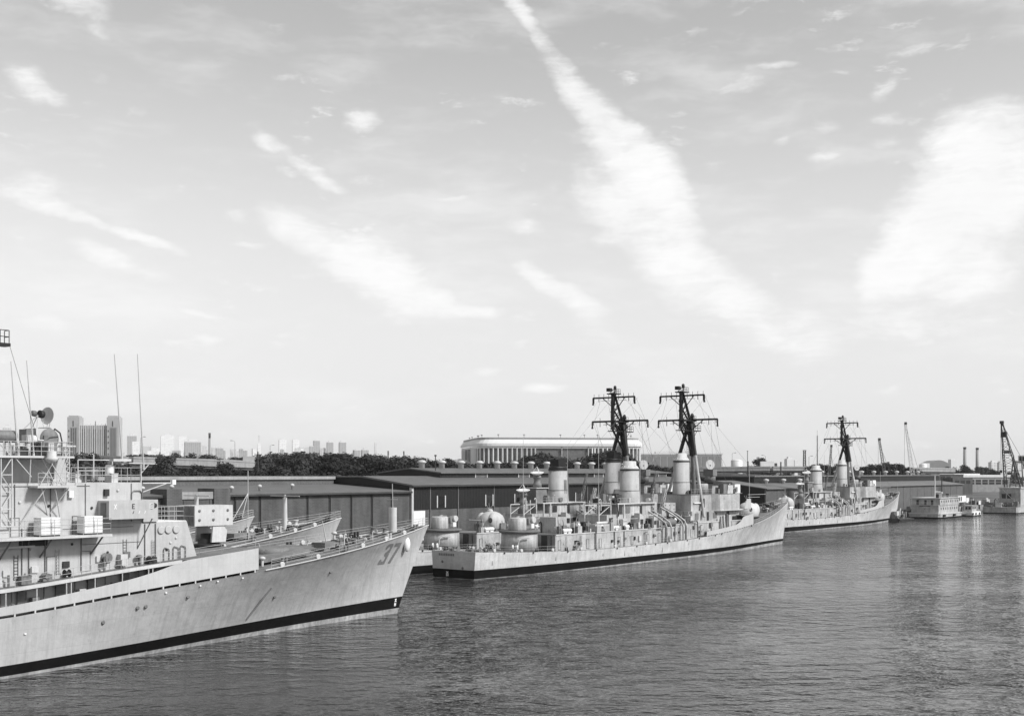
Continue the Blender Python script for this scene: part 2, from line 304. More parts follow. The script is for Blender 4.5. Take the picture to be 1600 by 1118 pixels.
    def rail(s, pts, h=1.05, r=.022, step=1.8, rows=3):
        for a, b in zip(pts, pts[1:]):
            a = Vector(a); b = Vector(b); n = max(1, round((b - a).length / step))
            for i in range(n + 1):
                p = a.lerp(b, i / n); s.tube(p, p + Vector((0, 0, h)), r * 1.25, 4, cap=False)
            for k in range(rows):
                z = Vector((0, 0, h * (k + 1) / rows)); s.tube(a + z, b + z, r, 4, cap=False)
        return s
    def build(s, name, mats, parent=None):
        me = bpy.data.meshes.new(name); me.from_pydata(s.v, [], s.f)
        for m in (mats if isinstance(mats, (list, tuple)) else [mats]): me.materials.append(MATS[m])
        me.polygons.foreach_set('material_index', s.m); me.polygons.foreach_set('use_smooth', s.sm); me.update()
        o = bpy.data.objects.new(name, me); COL.objects.link(o)
        if parent is not None: o.parent = parent
        return o
def tag(o, label=None, cat=None, group=None, kind=None):
    if label: o['label'] = label
    if cat: o['category'] = cat
    if group: o['group'] = group
    if kind: o['kind'] = kind
    return o
def empty(name, loc, rz=0.0):
    o = bpy.data.objects.new(name, None); COL.objects.link(o); o.location = loc; o.rotation_euler = (0, 0, rz); o.empty_display_size = .5; return o
def copy_tree(o, parent=None):
    c = o.copy(); COL.objects.link(c); c.parent = parent
    for ch in list(o.children): copy_tree(ch, c)
    return c
def instance(o, parent, loc, rz=0.0, sc=1.0):
    c = o.copy(); COL.objects.link(c); c.parent = parent; c.location = loc; c.rotation_euler = (0, 0, rz); c.scale = (sc,) * 3 if isinstance(sc, (int, float)) else sc; return c
def at(px, py, d):                         # surveyed bearing + distance -> world point
    return Vector(((px - 800) / FPX * d, d, CAMH - (py - HOR) / FPX * d))
def pchip(xs, ys):
    xs = np.array(xs, float); ys = np.array(ys, float); i = np.argsort(xs); xs = xs[i]; ys = ys[i]
    h = np.diff(xs); dl = np.diff(ys) / h; d = np.zeros(len(xs))
    for k in range(1, len(xs) - 1):
        if dl[k - 1] * dl[k] > 0: w1 = 2 * h[k] + h[k - 1]; w2 = h[k] + 2 * h[k - 1]; d[k] = (w1 + w2) / (w1 / dl[k - 1] + w2 / dl[k])
    d[0] = dl[0]; d[-1] = dl[-1]
    def f(x):
        x = min(max(x, xs[0]), xs[-1]); k = min(int(np.searchsorted(xs, x, 'right')) - 1, len(xs) - 2); k = max(k, 0)
        t = (x - xs[k]) / h[k]; t2 = t * t; t3 = t2 * t
        return float((2 * t3 - 3 * t2 + 1) * ys[k] + (t3 - 2 * t2 + t) * h[k] * d[k] + (-2 * t3 + 3 * t2) * ys[k + 1] + (t3 - t2) * h[k] * d[k + 1])
    return f
# strokes of the painted letters, on a unit cell 0..1 x 0..1.6
def arc(cx, cy, rx, ry, a0, a1, n=14): return [(cx + rx * math.cos(math.radians(a0 + (a1 - a0) * i / n)), cy + ry * math.sin(math.radians(a0 + (a1 - a0) * i / n))) for i in range(n + 1)]
GLYPH = {'3': [arc(.5, 1.18, .38, .36, 150, -90), arc(.5, .43, .40, .39, 90, -150)], '7': [[(.1, 1.5), (.9, 1.5), (.38, .05)]],
         'X': [[(.1, .05), (.9, 1.55)], [(.1, 1.55), (.9, .05)]], 'O': [arc(.5, .8, .36, .72, 0, 360, 24)], 'E': [[(.85, 1.5), (.15, 1.5), (.15, .1), (.85, .1)], [(.15, .8), (.7, .8)]],
         'F': [[(.85, 1.5), (.15, 1.5), (.15, .05)], [(.15, .8), (.7, .8)]], 'P': [[(.15, .05), (.15, 1.5)], arc(.15, 1.12, .65, .38, 90, -90)], '/': [[(.2, .2), (.8, 1.4)]], 'H': [[(.15, 0), (.15, 1.6)], [(.85, 0), (.85, 1.6)], [(.15, .8), (.85, .8)]],
         '2': [arc(.5, 1.15, .38, .38, 170, -40) + [(.1, .08), (.92, .08)]], '1': [[(.5, .05), (.5, 1.55)]], '4': [[(.7, .05), (.7, 1.55), (.08, .5), (.95, .5)]], '6': [arc(.5, .45, .38, .40, 0, 360, 20), [(.14, .5), (.6, 1.55)]]}
def glyph_cells(ch, width=.12, nx=16, ny=26):
    out = []
    for i in range(nx):
        for j in range(ny):
            x = (i + .5) / nx; y = (j + .5) / ny * 1.6
            for pl in GLYPH[ch]:
                hit = False
                for (ax, ay), (bx, by) in zip(pl, pl[1:]):
                    L2 = (bx - ax) ** 2 + (by - ay) ** 2; t = 0 if L2 == 0 else max(0, min(1, ((x - ax) * (bx - ax) + (y - ay) * (by - ay)) / L2))
                    if math.hypot(x - ax - t * (bx - ax), y - ay - t * (by - ay)) < width: hit = True; break
                if hit: out.append((i / nx, (i + 1) / nx, j / ny * 1.6, (j + 1) / ny * 1.6)); break
    return out
def letters(mb, text, place, pitch=1.2, width=.12):         # place(u, v) -> point on the surface
    for k, ch in enumerate(text):
        if ch == ' ': continue
        for u0, u1, v0, v1 in glyph_cells(ch, width): mb.add([place(k * pitch + u0, v0), place(k * pitch + u1, v0), place(k * pitch + u1, v1), place(k * pitch + u0, v1)], [(0, 1, 2, 3)])
    return mb
# ---------------------------------------------------------------- setting: basin, quay, ground
TH = math.radians(52.5); QO = Vector((-15.62, 164.84, 0)); QH = Vector((math.cos(TH), math.sin(TH), 0)); QP = Vector((-math.sin(TH), math.cos(TH), 0))
def q(a, off, z=0.0): return QO + QH * a + QP * off + Vector((0, 0, z))     # along the quay, inland from the leading ship
GZ = 3.0; QUAY = 69.0; WALL = 80.0
def setting():
    w = MB(); p = [q(-900, QUAY + 3, 0), q(6000, QUAY + 3, 0), q(6000, -3000, 0), q(-900, -3000, 0)]
    w.add(p[::-1], [(0, 1, 2, 3)]); tag(w.build('water', 'water'), kind='structure')
    g = MB(); g.add([q(-1500, QUAY + .6, GZ), q(30000, QUAY + .6, GZ), q(30000, 25000, GZ), q(-1500, 25000, GZ)], [(0, 1, 2, 3)]); tag(g.build('ground', 'ground'), kind='structure')
    e = empty('quay', QO, TH); tag(e, kind='structure')
    MB().box(-400, 1200, QUAY, QUAY + .596, -3, GZ + .02).build('quay_wall', 'concrete', e)
    a = MB(); a.add([(-400, QUAY + .6, GZ + .004), (1200, QUAY + .6, GZ + .004), (1200, WALL + 5, GZ + .004), (-400, WALL + 5, GZ + .004)], [(0, 1, 2, 3)]); a.build('quay_apron', 'asphalt', e)
    pile = MB().tube((0, 0, -2), (0, 0, 3.3), .28, 8).build('fender_pile', 'steel_dark', e); pile.location = (-60, QUAY - .4, 0)
    for i in range(1, 90): instance(pile, e, (-60 + i * 8.0, QUAY - .4, 0))
setting()

# ---------------------------------------------------------------- warehouses (frame: x along quay, y inland)
def warehouse_brick():
    r = empty('brick_warehouse', q(0, WALL, GZ), TH); tag(r, 'long brick warehouse with wide low corrugated roof behind the bow numbered 37', 'warehouse')
    E0 = 14.4 - GZ; a0, a1 = -60.0, 90.6
    bays = [a0 + i * 6.55 for i in range(24) if a0 + i * 6.55 < a1 - 1] + [a1]
    for x0, x1 in zip(bays, bays[1:]):
        MB().box(x0 + .22, x1 - .22, 0, .4, 0, E0 - .02).build('wall_panel', 'brick', r)
    for x in bays[:-1]:
        MB().box(x - .22, x + .22, .12, .5, 0, E0 - .03).build('wall_joint', 'steel_dark', r)
        MB().tube((x + .4, -.12, 0), (x + .4, -.12, E0 - .4), .09, 6).build('downspout', 'steel_dark', r)
    roof = MB(); s1, z1 = 25.0, E0 + 1.5; t = .35
    roof.add([(a0, -.7, E0), (a1, -.7, E0), (a1, s1, z1), (a0, s1, z1), (a0, -.7, E0 + t), (a1, -.7, E0 + t), (a1, s1, z1 + t), (a0, s1, z1 + t)], [(3, 2, 1, 0), (4, 5, 6, 7), (0, 1, 5, 4), (1, 2, 6, 5), (2, 3, 7, 6), (3, 0, 4, 7)])
    ro = roof.build('roof', 'roof', r)
    MB().box(a0, a1, -.86, -.703, E0 - .18, E0 + .2).build('gutter', 'steel_dark', ro)
    MB().box(a0, a1 - .4, s1, s1 + 24, 0, E0 + 3.0).build('monitor_wall', 'siding_pale', r)
    MB().box(a0 - .3, a1 - .3, s1 - .5, s1 + 24.5, E0 + 3.003, E0 + 3.7).build('monitor_roof', 'concrete', r)
    vent = MB().lathe((0, 0, 0), [(.28, 0), (.28, .7), (.5, .75), (.45, 1.1), (.1, 1.3)], 10).build('roof_vent', 'light_gear', r); vent.location = (21, 6, E0 + .7)
    for x, y in ((30, 9), (51, 7), (62, 9), (13, 8), (41, 4)): instance(vent, r, (x, y, E0 + .36 + (y + .7) * .0584))
    # stair block with two taller piers
    h = MB(); hb = h.box(21.8, 35.4, -1.2, 3.0, 0, E0 + .3).build('stair_block', 'brick_pale', r)
    for xa, xb in ((20.9, 24.4), (32.0, 36.0)): MB().box(xa, xb, -1.7, 3.4, 0, E0 + 1.5).build('pier', 'brick_pale', r)
    MB().box(24.4, 32.0, -1.45, -1.2, E0 - .5, E0 + .9).build('cornice', 'concrete', r)
    for x in (25, 31.2): MB().box(x, x + .2, -1.32, -1.203, 3, E0 - .55).build('pilaster', 'brick', r)
    for k in range(5): MB().box(25.6, 31.0, -1.26, -1.203, 3.4 + k * 1.5, 3.65 + k * 1.5).build('sill_band', 'brick', r)
    MB().box(a0 + .5, a1 - .5, .5, s1 + 23, 0, E0 - .1).build('core', 'brick', r)
warehouse_brick()
def warehouse_siding():
    a0, a1 = 91.0, 232.0; W = 46.0
    r = empty('metal_sided_warehouse', q(0, WALL, GZ), TH); tag(r, 'tall warehouse with dark metal upper wall, brick base and ventilators along its ridge', 'warehouse')
    E0 = 15.75 - GZ; ZM = E0 + 1.75; s0, s1 = 12.3, 33.7; RZ = 19.95 - GZ
    bays = [91.0, 97.6, 108, 122.2, 136.4, 150.6, 164.8, 179, 193.2, 207.4, 221.6, 232]
    for x0, x1 in zip(bays, bays[1:]):
        MB().box(x0 + .15, x1 - .15, 0, .4, 0, E0 * .57).build('brick_panel', 'brick_pale', r)
        MB().box(x0 + .15, x1 - .15, -.12, .4, E0 * .57 + .005, E0 - .01).build('siding_panel', 'siding', r)
    for x in bays: MB().box(x - .15, x + .15, -.22, .45, 0, E0 - .02).build('column', 'steel_mid', r)
    MB().box(90.75, 91.45, -.4, .3, 0, E0 - .3).build('corner_trim', 'trim', r)
    for x in (100.3, 118.9, 131, 145, 159):
        w = MB().box(x, x + 2.6, -.20, -.123, E0 * .57 + .5, E0 * .57 + 3.0).build('window', 'glass', r)
        for xx in (x - .35, x + 2.6): MB().box(xx, xx + .35, -.24, -.123, E0 * .57 + .3, E0 * .57 + 3.2).build('window_frame', 'trim', w)
    MB().box(91.5, 95.6, -.3, -.02, 0, E0 * .57 - .3).build('door', 'white_paint', r)
    t = .3
    def slope(name, y0, z0, y1, z1, xa, xb, m='roof'):
        b = MB(); b.add([(xa, y0, z0), (xb, y0, z0), (xb, y1, z1), (xa, y1, z1), (xa, y0, z0 + t), (xb, y0, z0 + t), (xb, y1, z1 + t), (xa, y1, z1 + t)], [(3, 2, 1, 0), (4, 5, 6, 7), (0, 1, 5, 4), (1, 2, 6, 5), (2, 3, 7, 6), (3, 0, 4, 7)]); return b.build(name, m, r)
    o = slope('roof_slope', -.8, E0, 16, ZM + .35, a0 - .4, a1); slope('roof_slope', W, E0, W - 16, ZM + .35, a0 - .4, a1); MB().box(a0 - .4, a1, 16.003, W - 16.003, ZM + .35, ZM + .65).build('roof_deck', 'roof', r)
    MB().box(a0 - .4, a1, -.97, -.803, E0 - .1, E0 + .32).build('gutter', 'steel_dark', o)
    gp = [(0, 0), (W, 0), (W, E0 - .02), (W - 16, ZM + .33), (16, ZM + .33), (0, E0 - .02)]
    MB().add([(a0, y, z) for y, z in gp] + [(a0 + .4, y, z) for y, z in gp], [(5, 4, 3, 2, 1, 0), (6, 7, 8, 9, 10, 11)] + [(i, (i + 1) % 6, 6 + (i + 1) % 6, 6 + i) for i in range(6)]).build('gable_wall', 'siding', r)
    MB().add([(a0 - .55, -.8, E0 + .03), (a0 - .41, -.8, E0 + .03), (a0 - .41, 16, ZM + .38), (a0 - .55, 16, ZM + .38), (a0 - .55, -.8, E0 + .42), (a0 - .41, -.8, E0 + .42), (a0 - .41, 16, ZM + .76), (a0 - .55, 16, ZM + .76)], [(3, 2, 1, 0), (4, 5, 6, 7), (0, 1, 5, 4), (1, 2, 6, 5), (2, 3, 7, 6), (3, 0, 4, 7)]).build('barge_board', 'steel_mid', r)
    # clerestory monitor and its gable
    m0 = 115.5; mc = (s0 + s1) / 2; MW = RZ - 1.15
    MB().add([(m0, s0, ZM - 3), (m0, s1, ZM - 3), (m0, s1, MW), (m0, mc, RZ), (m0, s0, MW), (m0 + .4, s0, ZM - 3), (m0 + .4, s1, ZM - 3), (m0 + .4, s1, MW), (m0 + .4, mc, RZ), (m0 + .4, s0, MW)],
             [(0, 4, 3, 2, 1), (5, 6, 7, 8, 9), (0, 1, 6, 5), (1, 2, 7, 6), (2, 3, 8, 7), (3, 4, 9, 8), (4, 0, 5, 9)]).build('monitor_gable', 'siding', r)
    k = 0; x = m0 + .4
    while x < a1 - 3:
        L = 14.0 if k % 2 == 0 else 5.0; xb = min(x + L, a1)
        MB().box(x + .15, xb - .15, s0, s0 + .3, ZM - .5, MW).build('clerestory_panel' if k % 2 == 0 else 'clerestory_louvre', 'siding' if k % 2 == 0 else 'brick_pale', r)
        MB().box(xb - .15, xb + .15, s0 - .08, s0 + .2, ZM - .4, MW - .01).build('clerestory_post', 'trim', r); x = xb; k += 1
    slope('monitor_roof', s0 - .6, MW, mc, RZ, m0 - .3, a1); slope('monitor_roof', s1 + .6, MW, mc + .003, RZ, m0 - .3, a1)
    v = MB().lathe((0, 0, 0), [(.8, -.5), (.8, 1.2), (.9, 1.25), (1.2, 1.35), (1.25, 1.75), (.9, 1.8), (.9, 2.0), (.3, 2.1)], 14).build('ventilator', 'light_gear', r); v.location = (120.5, mc, RZ + .3)
    for i in range(1, 14): instance(v, r, (120.5 + i * 8.1, mc, RZ + .3), i)
    MB().box(a0 + .6, a1 - .6, .6, W - .6, 0, E0 - .2).build('core', 'brick', r)
    fl = MB().tube((0, 0, 0), (0, 0, 4), .12, 6).tube((0, 0, 3.9), (0, 0, 4.3), .3, 8).build('flue_pipe', 'steel_dark', r); fl.location = (118, 16, RZ - .6)
warehouse_siding()
def warehouse_far():
    a0 = 279.0; a1 = 503.0; r = empty('pale_warehouse', q(0, WALL, GZ), TH); tag(r, 'long pale ribbed warehouse with dark shaded end wall, behind the farthest destroyer', 'warehouse')
    E0 = 13.0 - GZ; D = 40; ZR = E0 + 2.8; t = .3
    bays = [a0 + i * 9.3 for i in range(25)]; bays[-1] = a1
    for x0, x1 in zip(bays, bays[1:]): MB().box(x0 + .1, x1 - .1, 0, .4, 0, E0 - .01).build('wall_panel', 'siding_pale', r)
    for x in bays: MB().box(x - .1, x + .1, -.1, .4, 0, E0 - .02).build('column', 'steel_mid', r)
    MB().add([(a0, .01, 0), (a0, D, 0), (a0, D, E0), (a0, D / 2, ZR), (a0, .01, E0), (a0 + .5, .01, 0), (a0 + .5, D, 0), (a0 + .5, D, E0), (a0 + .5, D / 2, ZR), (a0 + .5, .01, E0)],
             [(0, 4, 3, 2, 1), (5, 6, 7, 8, 9), (0, 1, 6, 5), (1, 2, 7, 6), (2, 3, 8, 7), (3, 4, 9, 8), (4, 0, 5, 9)]).build('end_wall', 'siding', r)  # shaded end: its shade is put into the colour by the darker siding
    for y0, y1 in ((-.8, D / 2), (D + .8, D / 2)):
        MB().add([(a0 - .5, y0, E0), (a1, y0, E0), (a1, y1, ZR), (a0 - .5, y1, ZR), (a0 - .5, y0, E0 + t), (a1, y0, E0 + t), (a1, y1, ZR + t), (a0 - .5, y1, ZR + t)], [(3, 2, 1, 0), (4, 5, 6, 7), (0, 1, 5, 4), (1, 2, 6, 5), (2, 3, 7, 6), (3, 0, 4, 7)]).build('roof_slope', 'roof_pale', r)
    MB().box(a0 + 15, a1, 12, 28, E0, ZR + 1.6).build('monitor', 'siding', r); MB().box(a0 + 14.6, a1, 11.5, 28.5, ZR + 1.603, ZR + 2.0).build('monitor_roof', 'roof_pale', r)
    v = MB().lathe((0, 0, 0), [(.7, -.5), (.7, 1.1), (1.1, 1.3), (1.1, 1.8), (.2, 2.1)], 12).build('ventilator', 'light_gear', r); v.location = (300, 10, E0 + 1.6)
    for i in range(1, 14): instance(v, r, (300 + i * 15, 10 if i < 4 else 20, E0 + 1.6 if i < 4 else ZR + 2))
    p = MB().tube((0, 0, -1), (0, 0, 7.5), .28, 8).build('flue_pipe', 'steel_dark', r); p.location = (297, 16, ZR)
    instance(p, r, (330, 18, ZR)); MB().box(a0 + .6, a1 - .6, .6, D - .6, 0, E0 - .2).build('core', 'brick', r)
warehouse_far()

# ---------------------------------------------------------------- ships (frame: x forward from the stem at the waterline, y to port, z up)
class Hull:
    def __init__(s, zd, bd, bw, ov, length, boot=(-.42, 1.12, -.24, 2.44), flare=1.9):
        s.zd = pchip(*zip(*zd)); s.bd = pchip(*zip(*bd)); s.bw = pchip(*zip(*bw)); s.ov = ov; s.L = length; s.zb = s.zd(0); s.boot = boot; s.flare = flare
    def w(s, x):
        t = max(0.0, 1 + x / 34.0); return t * t * (2 - t) if t < 1 else 1.0
    def b(s, x, z):
        zd = s.zd(x); t = max(0.0, min(1.2, z / zd)); p = 1.0 + (s.flare - 1) * max(0.0, min(1.0, 1 + x / 45.0)); return s.bw(x) + (s.bd(x) - s.bw(x)) * t ** p
    def pt(s, x, z, side=-1, out=0.0):
        return (x + s.ov * s.w(x) * max(0.0, z / s.zb) ** 1.1, side * (s.b(x, z) + out), z)
    def edge(s, x, side=-1, dz=0.0, out=0.0):
        p = s.pt(x, s.zd(x), side, out); return (p[0], p[1], p[2] + dz)
    def xs(s):
        r = [-s.L]; x = -s.L
        while x < -1e-6:
            x += 5 if x < -50 else (2.5 if x < -20 else (1.2 if x < -3 else .6)); r.append(min(x, 0.0))
        if r[-1] - r[-2] < .2: r.pop(-2)
        return r
    def build(s, root, paint_):
        xs = s.xs(); mb = MB(); nz = 9
        for side in (-1, 1):
            grid = []
            for x in xs:
                u = max(0.0, min(1.0, 1 + x / s.L)); z1 = max(.03, s.boot[0] + s.boot[1] * u); z2 = max(1.0, s.boot[2] + s.boot[3] * u); zd = s.zd(x)
                zs = [-2.0, 0.0, z1, z2] + [z2 + (zd - z2) * (k + 1) / nz for k in range(nz)]
                grid.append([s.pt(x, z, side) for z in zs])
            n = len(grid[0]); vs = [p for c in grid for p in c]
            for i in range(len(grid) - 1):
                for k in range(n - 1):
                    a, b_, c, d = i * n + k, (i + 1) * n + k, (i + 1) * n + k + 1, i * n + k + 1
                    f = (a, b_, c, d) if side == -1 else (d, c, b_, a)
                    mb.f.append(tuple(v + len(mb.v) for v in f)); mb.m.append(2 if k < 2 else (1 if k == 2 else 0)); mb.sm.append(True)
            mb.v.extend(vs)
        # transom
        x = -s.L; z1, z2 = max(.03, s.boot[0]), max(1.0, s.boot[2]); zd = s.zd(x)
        for za, zb_, m in ((-2.0, z1, 2), (z1, z2, 1), (z2, zd, 0)):
            pa, pb, pc, pd = s.pt(x, za, -1), s.pt(x, za, 1), s.pt(x, zb_, 1), s.pt(x, zb_, -1); mb.add([pa, pd, pc, pb], [(0, 1, 2, 3)], mi=m)
        h = mb.build('hull', [paint_, 'boot', 'scum'], root)
        d = MB(); E = [(s.edge(x, -1, -.05, -.02), s.edge(x, 1, -.05, -.02)) for x in xs]
        for (a, b_), (c, e) in zip(E, E[1:]): d.add([a, c, e, b_], [(0, 1, 2, 3)])
        d.build('main_deck', 'deck_paint', root)
        g = MB()
        for side in (-1, 1):
            pts = [s.edge(x, side, .02, .03) for x in xs if x > -31.5]; g.path(pts, .07, 5)
        g.build('gunwale', 'light_gear', h)
        return h
def digits(root, hull, text, px, z0, hgt, pitch, mat_, slant=.35, name='hull_number', width=.15, side=-1):
    w = hgt / 1.6 * .95
    def place(u, v):
        z = z0 + v / 1.6 * hgt; want = px + u * w * pitch + (v / 1.6) * hgt * slant; x = want
        for _ in range(12): x = min(-.02, x + (want - hull.pt(x, z)[0]))
        return hull.pt(x, z, side, .02)
    for i, ch in enumerate(text): letters(MB(), ch, lambda u, v, i=i: place(u + i * 1.25, v), 1.25, width).build(name, mat_, root)
def door(root, x, y, z, m='house_b', w=.8, h=1.75, side=-1):
    o = MB(); o.box(x - w / 2, x + w / 2, y - .05, y - .003, z, z + h); d = o.build('door', m, root)
    f = MB(); t = .07
    f.box(x - w / 2 - t, x - w / 2, y - .09, y - .004, z - t, z + h + t).box(x + w / 2, x + w / 2 + t, y - .09, y - .004, z - t, z + h + t).box(x - w / 2, x + w / 2, y - .09, y - .004, z + h, z + h + t).box(x - w / 2, x + w / 2, y - .09, y - .004, z - t, z)
    f.build('door_frame', 'mid_gear', d)
def gun_mount(root, x, z, face=1, white=True):
    """five inch mount: rounded cast shield, single long barrel, bubble hatches"""
    s = face; m = 'bulwark' if white else 'light_gear'; g = MB()
    prof = [(2.6, 0), (2.8, .15), (2.85, 1.2), (2.75, 2.0), (2.4, 2.75), (1.7, 3.3), (.9, 3.6), (.05, 3.7)]
    g.lathe((x - s * .3, 0, z), prof, 22, 1.12, .9); o = g.build('gun_mount', m, root)
    MB().ball((x + s * .9, -1.5, z + 1.7), 1.5, 1.0, 1.75, 16, 8).build('shield_lobe', m, o); MB().ball((x + s * .9, 1.5, z + 1.7), 1.5, 1.0, 1.75, 16, 8).build('shield_lobe', m, o); MB().lathe((x - s * .1, .2, z + 3.4), [(.7, 0), (.6, .5), (.3, .75)], 14).build('sight_hood', m, o)
    MB().tube((x + s * 2.2, 0, z + 1.75), (x + s * 3.1, 0, z + 1.8), .5, 12, .28).tube((x + s * 3.1, 0, z + 1.8), (x + s * 7.2, 0, z + 2.1), .16, 10, .12).build('barrel', 'mid_gear', o)
    MB().lathe((x - 2.2, -1.75, z + 1.9), [(.55, 0), (.55, .22), (.42, .3)], 14, sx=.75, axis=(-.75, -.65, .1)).build('side_hatch', 'dark_gear', o)
    MB().lathe((x - s * .3, 0, z - .25), [(2.95, 0), (2.95, .25)], 22).build('mount_ring', 'dark_gear', o)
    a = MB()
    for dx, dy in ((.5, .5), (-.5, .4), (.2, -.6)): a.tube((x - .1, .2, z + 4.0), (x - .1 + dx * 1.5, .2 + dy * 1.5, z + 5.4), .025, 4)
    a.build('aerial', 'rail_grey', o); return o
def box_launcher(root, x, z, l=5.1, w=3.2, h=2.2, m='light_gear', y=0.0):
    """eight-cell rocket launcher: box on a forked pedestal"""
    o = MB().box(x - l / 2, x + l / 2, y - w / 2, y + w / 2, z + 1.9, z + 1.9 + h).build('box_launcher', m, root)
    for s in (-1, 1):
        c = MB(); c.add([(x - .2, y + s * w * .42 - .12, z), (x + 1.8, y + s * w * .42 - .12, z), (x + 2.0, y + s * w * .42 - .12, z + 1.3), (x + 1.1, y + s * w * .42 - .12, z + 2.2), (x, y + s * w * .42 - .12, z + 2.1)] + [(x - .2, y + s * w * .42 + .12, z), (x + 1.8, y + s * w * .42 + .12, z), (x + 2.0, y + s * w * .42 + .12, z + 1.3), (x + 1.1, y + s * w * .42 + .12, z + 2.2), (x, y + s * w * .42 + .12, z + 2.1)],
                        [(0, 1, 2, 3, 4), (9, 8, 7, 6, 5), (0, 5, 6, 1), (1, 6, 7, 2), (2, 7, 8, 3), (3, 8, 9, 4), (4, 9, 5, 0)]); c.build('trunnion', m, o)
    MB().lathe((x + .6, y, z - .55), [(1.7, 0), (1.7, .3), (1.25, .35), (1.25, .85), (.9, 1.0), (.9, 1.5)], 18).build('pedestal', 'dark_gear', o)
    for k in range(4):
        for j in range(2):
            MB().box(x - l / 2 - .06, x - l / 2 - .003, y - w / 2 + .06 + k * w / 4, y - w / 2 - .06 + (k + 1) * w / 4, z + 1.96 + j * h / 2, z + 1.84 + (j + 1) * h / 2).build('cell_door', 'mid_gear', o)
    for dx in (-.38, -.02, .36):
        for dz in (.3, .75): MB().lathe((x + dx * l, y - w / 2 - .003, z + 1.9 + h * dz), [(.16, 0), (.16, .07), (.08, .1)], 10, axis=(0, -1, 0)).build('lifting_pad', 'mid_gear', o)
    return o
def bitts(root, proto, pts):
    for p in pts: instance(proto, root, p)
def make_proto_gear():
    """little fittings shared by all ships: built once as parts of a ship, copied for the rest"""
    P = {}
    P['bitts'] = MB().tube((-.35, 0, 0), (-.35, 0, .75), .17, 8).tube((.35, 0, 0), (.35, 0, .75), .17, 8).box(-.7, .7, -.25, .25, 0, .08)
    P['chock'] = MB().lathe((0, 0, .22), [(.16, -.12), (.27, -.12), (.27, .12), (.16, .12)], 12, axis=(0, 1, 0))
    P['locker'] = MB().box(-.7, .7, -.4, .4, 0, .95).box(-.75, .75, -.45, .45, .953, 1.02)
    P['vent'] = MB().tube((0, 0, 0), (0, 0, .9), .18, 8).lathe((0, 0, .85), [(.2, 0), (.42, .1), (.42, .3), (.15, .45)], 10)
    P['gooseneck_pipe'] = MB().path([(0, 0, 0), (0, 0, 1.6), (.08, 0, 1.85), (.25, 0, 1.98), (.42, 0, 1.9), (.5, 0, 1.7)], .09, 7)
    P['hose_reel'] = MB().lathe((0, 0, .55), [(.5, -.3), (.5, -.25), (.2, -.25), (.2, .25), (.5, .25), (.5, .3)], 12, axis=(0, 1, 0)).box(-.1, .1, -.34, .34, 0, .5)
    P['raft_canister'] = MB().lathe((0, 0, .55), [(.05, -.75), (.34, -.68), (.38, -.6), (.38, .6), (.34, .68), (.05, .75)], 12, axis=(1, 0, 0)).box(-.5, .5, -.25, .25, 0, .22)
    P['winch'] = MB().box(-.7, .7, -.5, .5, 0, .3).lathe((0, 0, .65), [(.42, -.6), (.42, -.5), (.22, -.45), (.22, .45), (.42, .5), (.42, .6)], 12, axis=(0, 1, 0)).box(.35, .8, -.3, .3, .3, .9)
    P['equipment_box'] = MB().box(-.45, .45, -.35, .35, .25, 1.5).tube((-.3, 0, 0), (-.3, 0, .3), .06, 6).tube((.3, 0, 0), (.3, 0, .3), .06, 6)
    P['hatch'] = MB().box(-.8, .8, -.6, .6, 0, .35).box(-.7, .7, -.5, .5, .353, .45)
    P['capstan'] = MB().lathe((0, 0, 0), [(.6, 0), (.6, .15), (.32, .35), (.32, .8), (.55, 1.0), (.5, 1.1)], 14)
    P['ladder'] = MB().tube((0, -.2, 0), (0, -.2, 2.6), .03, 4).tube((0, .2, 0), (0, .2, 2.6), .03, 4)
    for i in range(8): P['ladder'].tube((0, -.2, .25 + i * .3), (0, .2, .25 + i * .3), .022, 4)
    P['locker_stack'] = MB().box(-.6, .6, -.5, .5, 0, .7).box(-.5, .45, -.45, .4, .703, 1.3)
    P['spool'] = MB().lathe((0, 0, .5), [(.48, -.35), (.48, -.28), (.3, -.28), (.3, .28), (.48, .28), (.48, .35)], 12, axis=(1, 0, 0))
    M = dict(bitts='dark_gear', chock='light_gear', locker='light_gear', vent='light_gear', gooseneck_pipe='light_gear', hose_reel='mid_gear', raft_canister='white_paint', winch='mid_gear', equipment_box='light_gear', hatch='mid_gear', capstan='mid_gear', ladder='rail_grey', locker_stack='mid_gear', spool='dark_gear')
    out = {}
    for k, mb in P.items():
        me = bpy.data.meshes.new(k); me.from_pydata(mb.v, [], mb.f); me.materials.append(MATS[M[k]]); me.polygons.foreach_set('use_smooth', mb.sm); me.update(); out[k] = me
    return out
GEAR = make_proto_gear(); GRD = random.Random(71)
def gear(root, kind, loc, rz=0.0, sc=1.0):
    o = bpy.data.objects.new(kind, GEAR[kind]); COL.objects.link(o); o.parent = root; o.location = loc; o.rotation_euler = (0, 0, rz); o.scale = (sc,) * 3
    t = GRD.random()
    if t < .5 and kind not in ('chock', 'raft_canister'):                   # stored gear is painted in several greys
        o.material_slots[0].link = 'OBJECT'; o.material_slots[0].material = MATS['dark_gear' if t < .17 else ('mid_gear' if t < .38 else 'light_gear')]
    return o
def scatter(root, seed, n, x0, x1, y0, y1, zf, kinds, smin=.8, smax=1.25, y_ax=True):
    rd = random.Random(seed)
    for _ in range(n):
        x = rd.uniform(x0, x1); y = rd.uniform(y0, y1); gear(root, rd.choice(kinds), (x, y, zf(x)), rd.choice((0, math.pi / 2, math.pi, -math.pi / 2)) + rd.uniform(-.1, .1), rd.uniform(smin, smax))
SMALL = ['locker', 'vent', 'gooseneck_pipe', 'hose_reel', 'equipment_box', 'locker_stack', 'winch', 'spool', 'hatch']

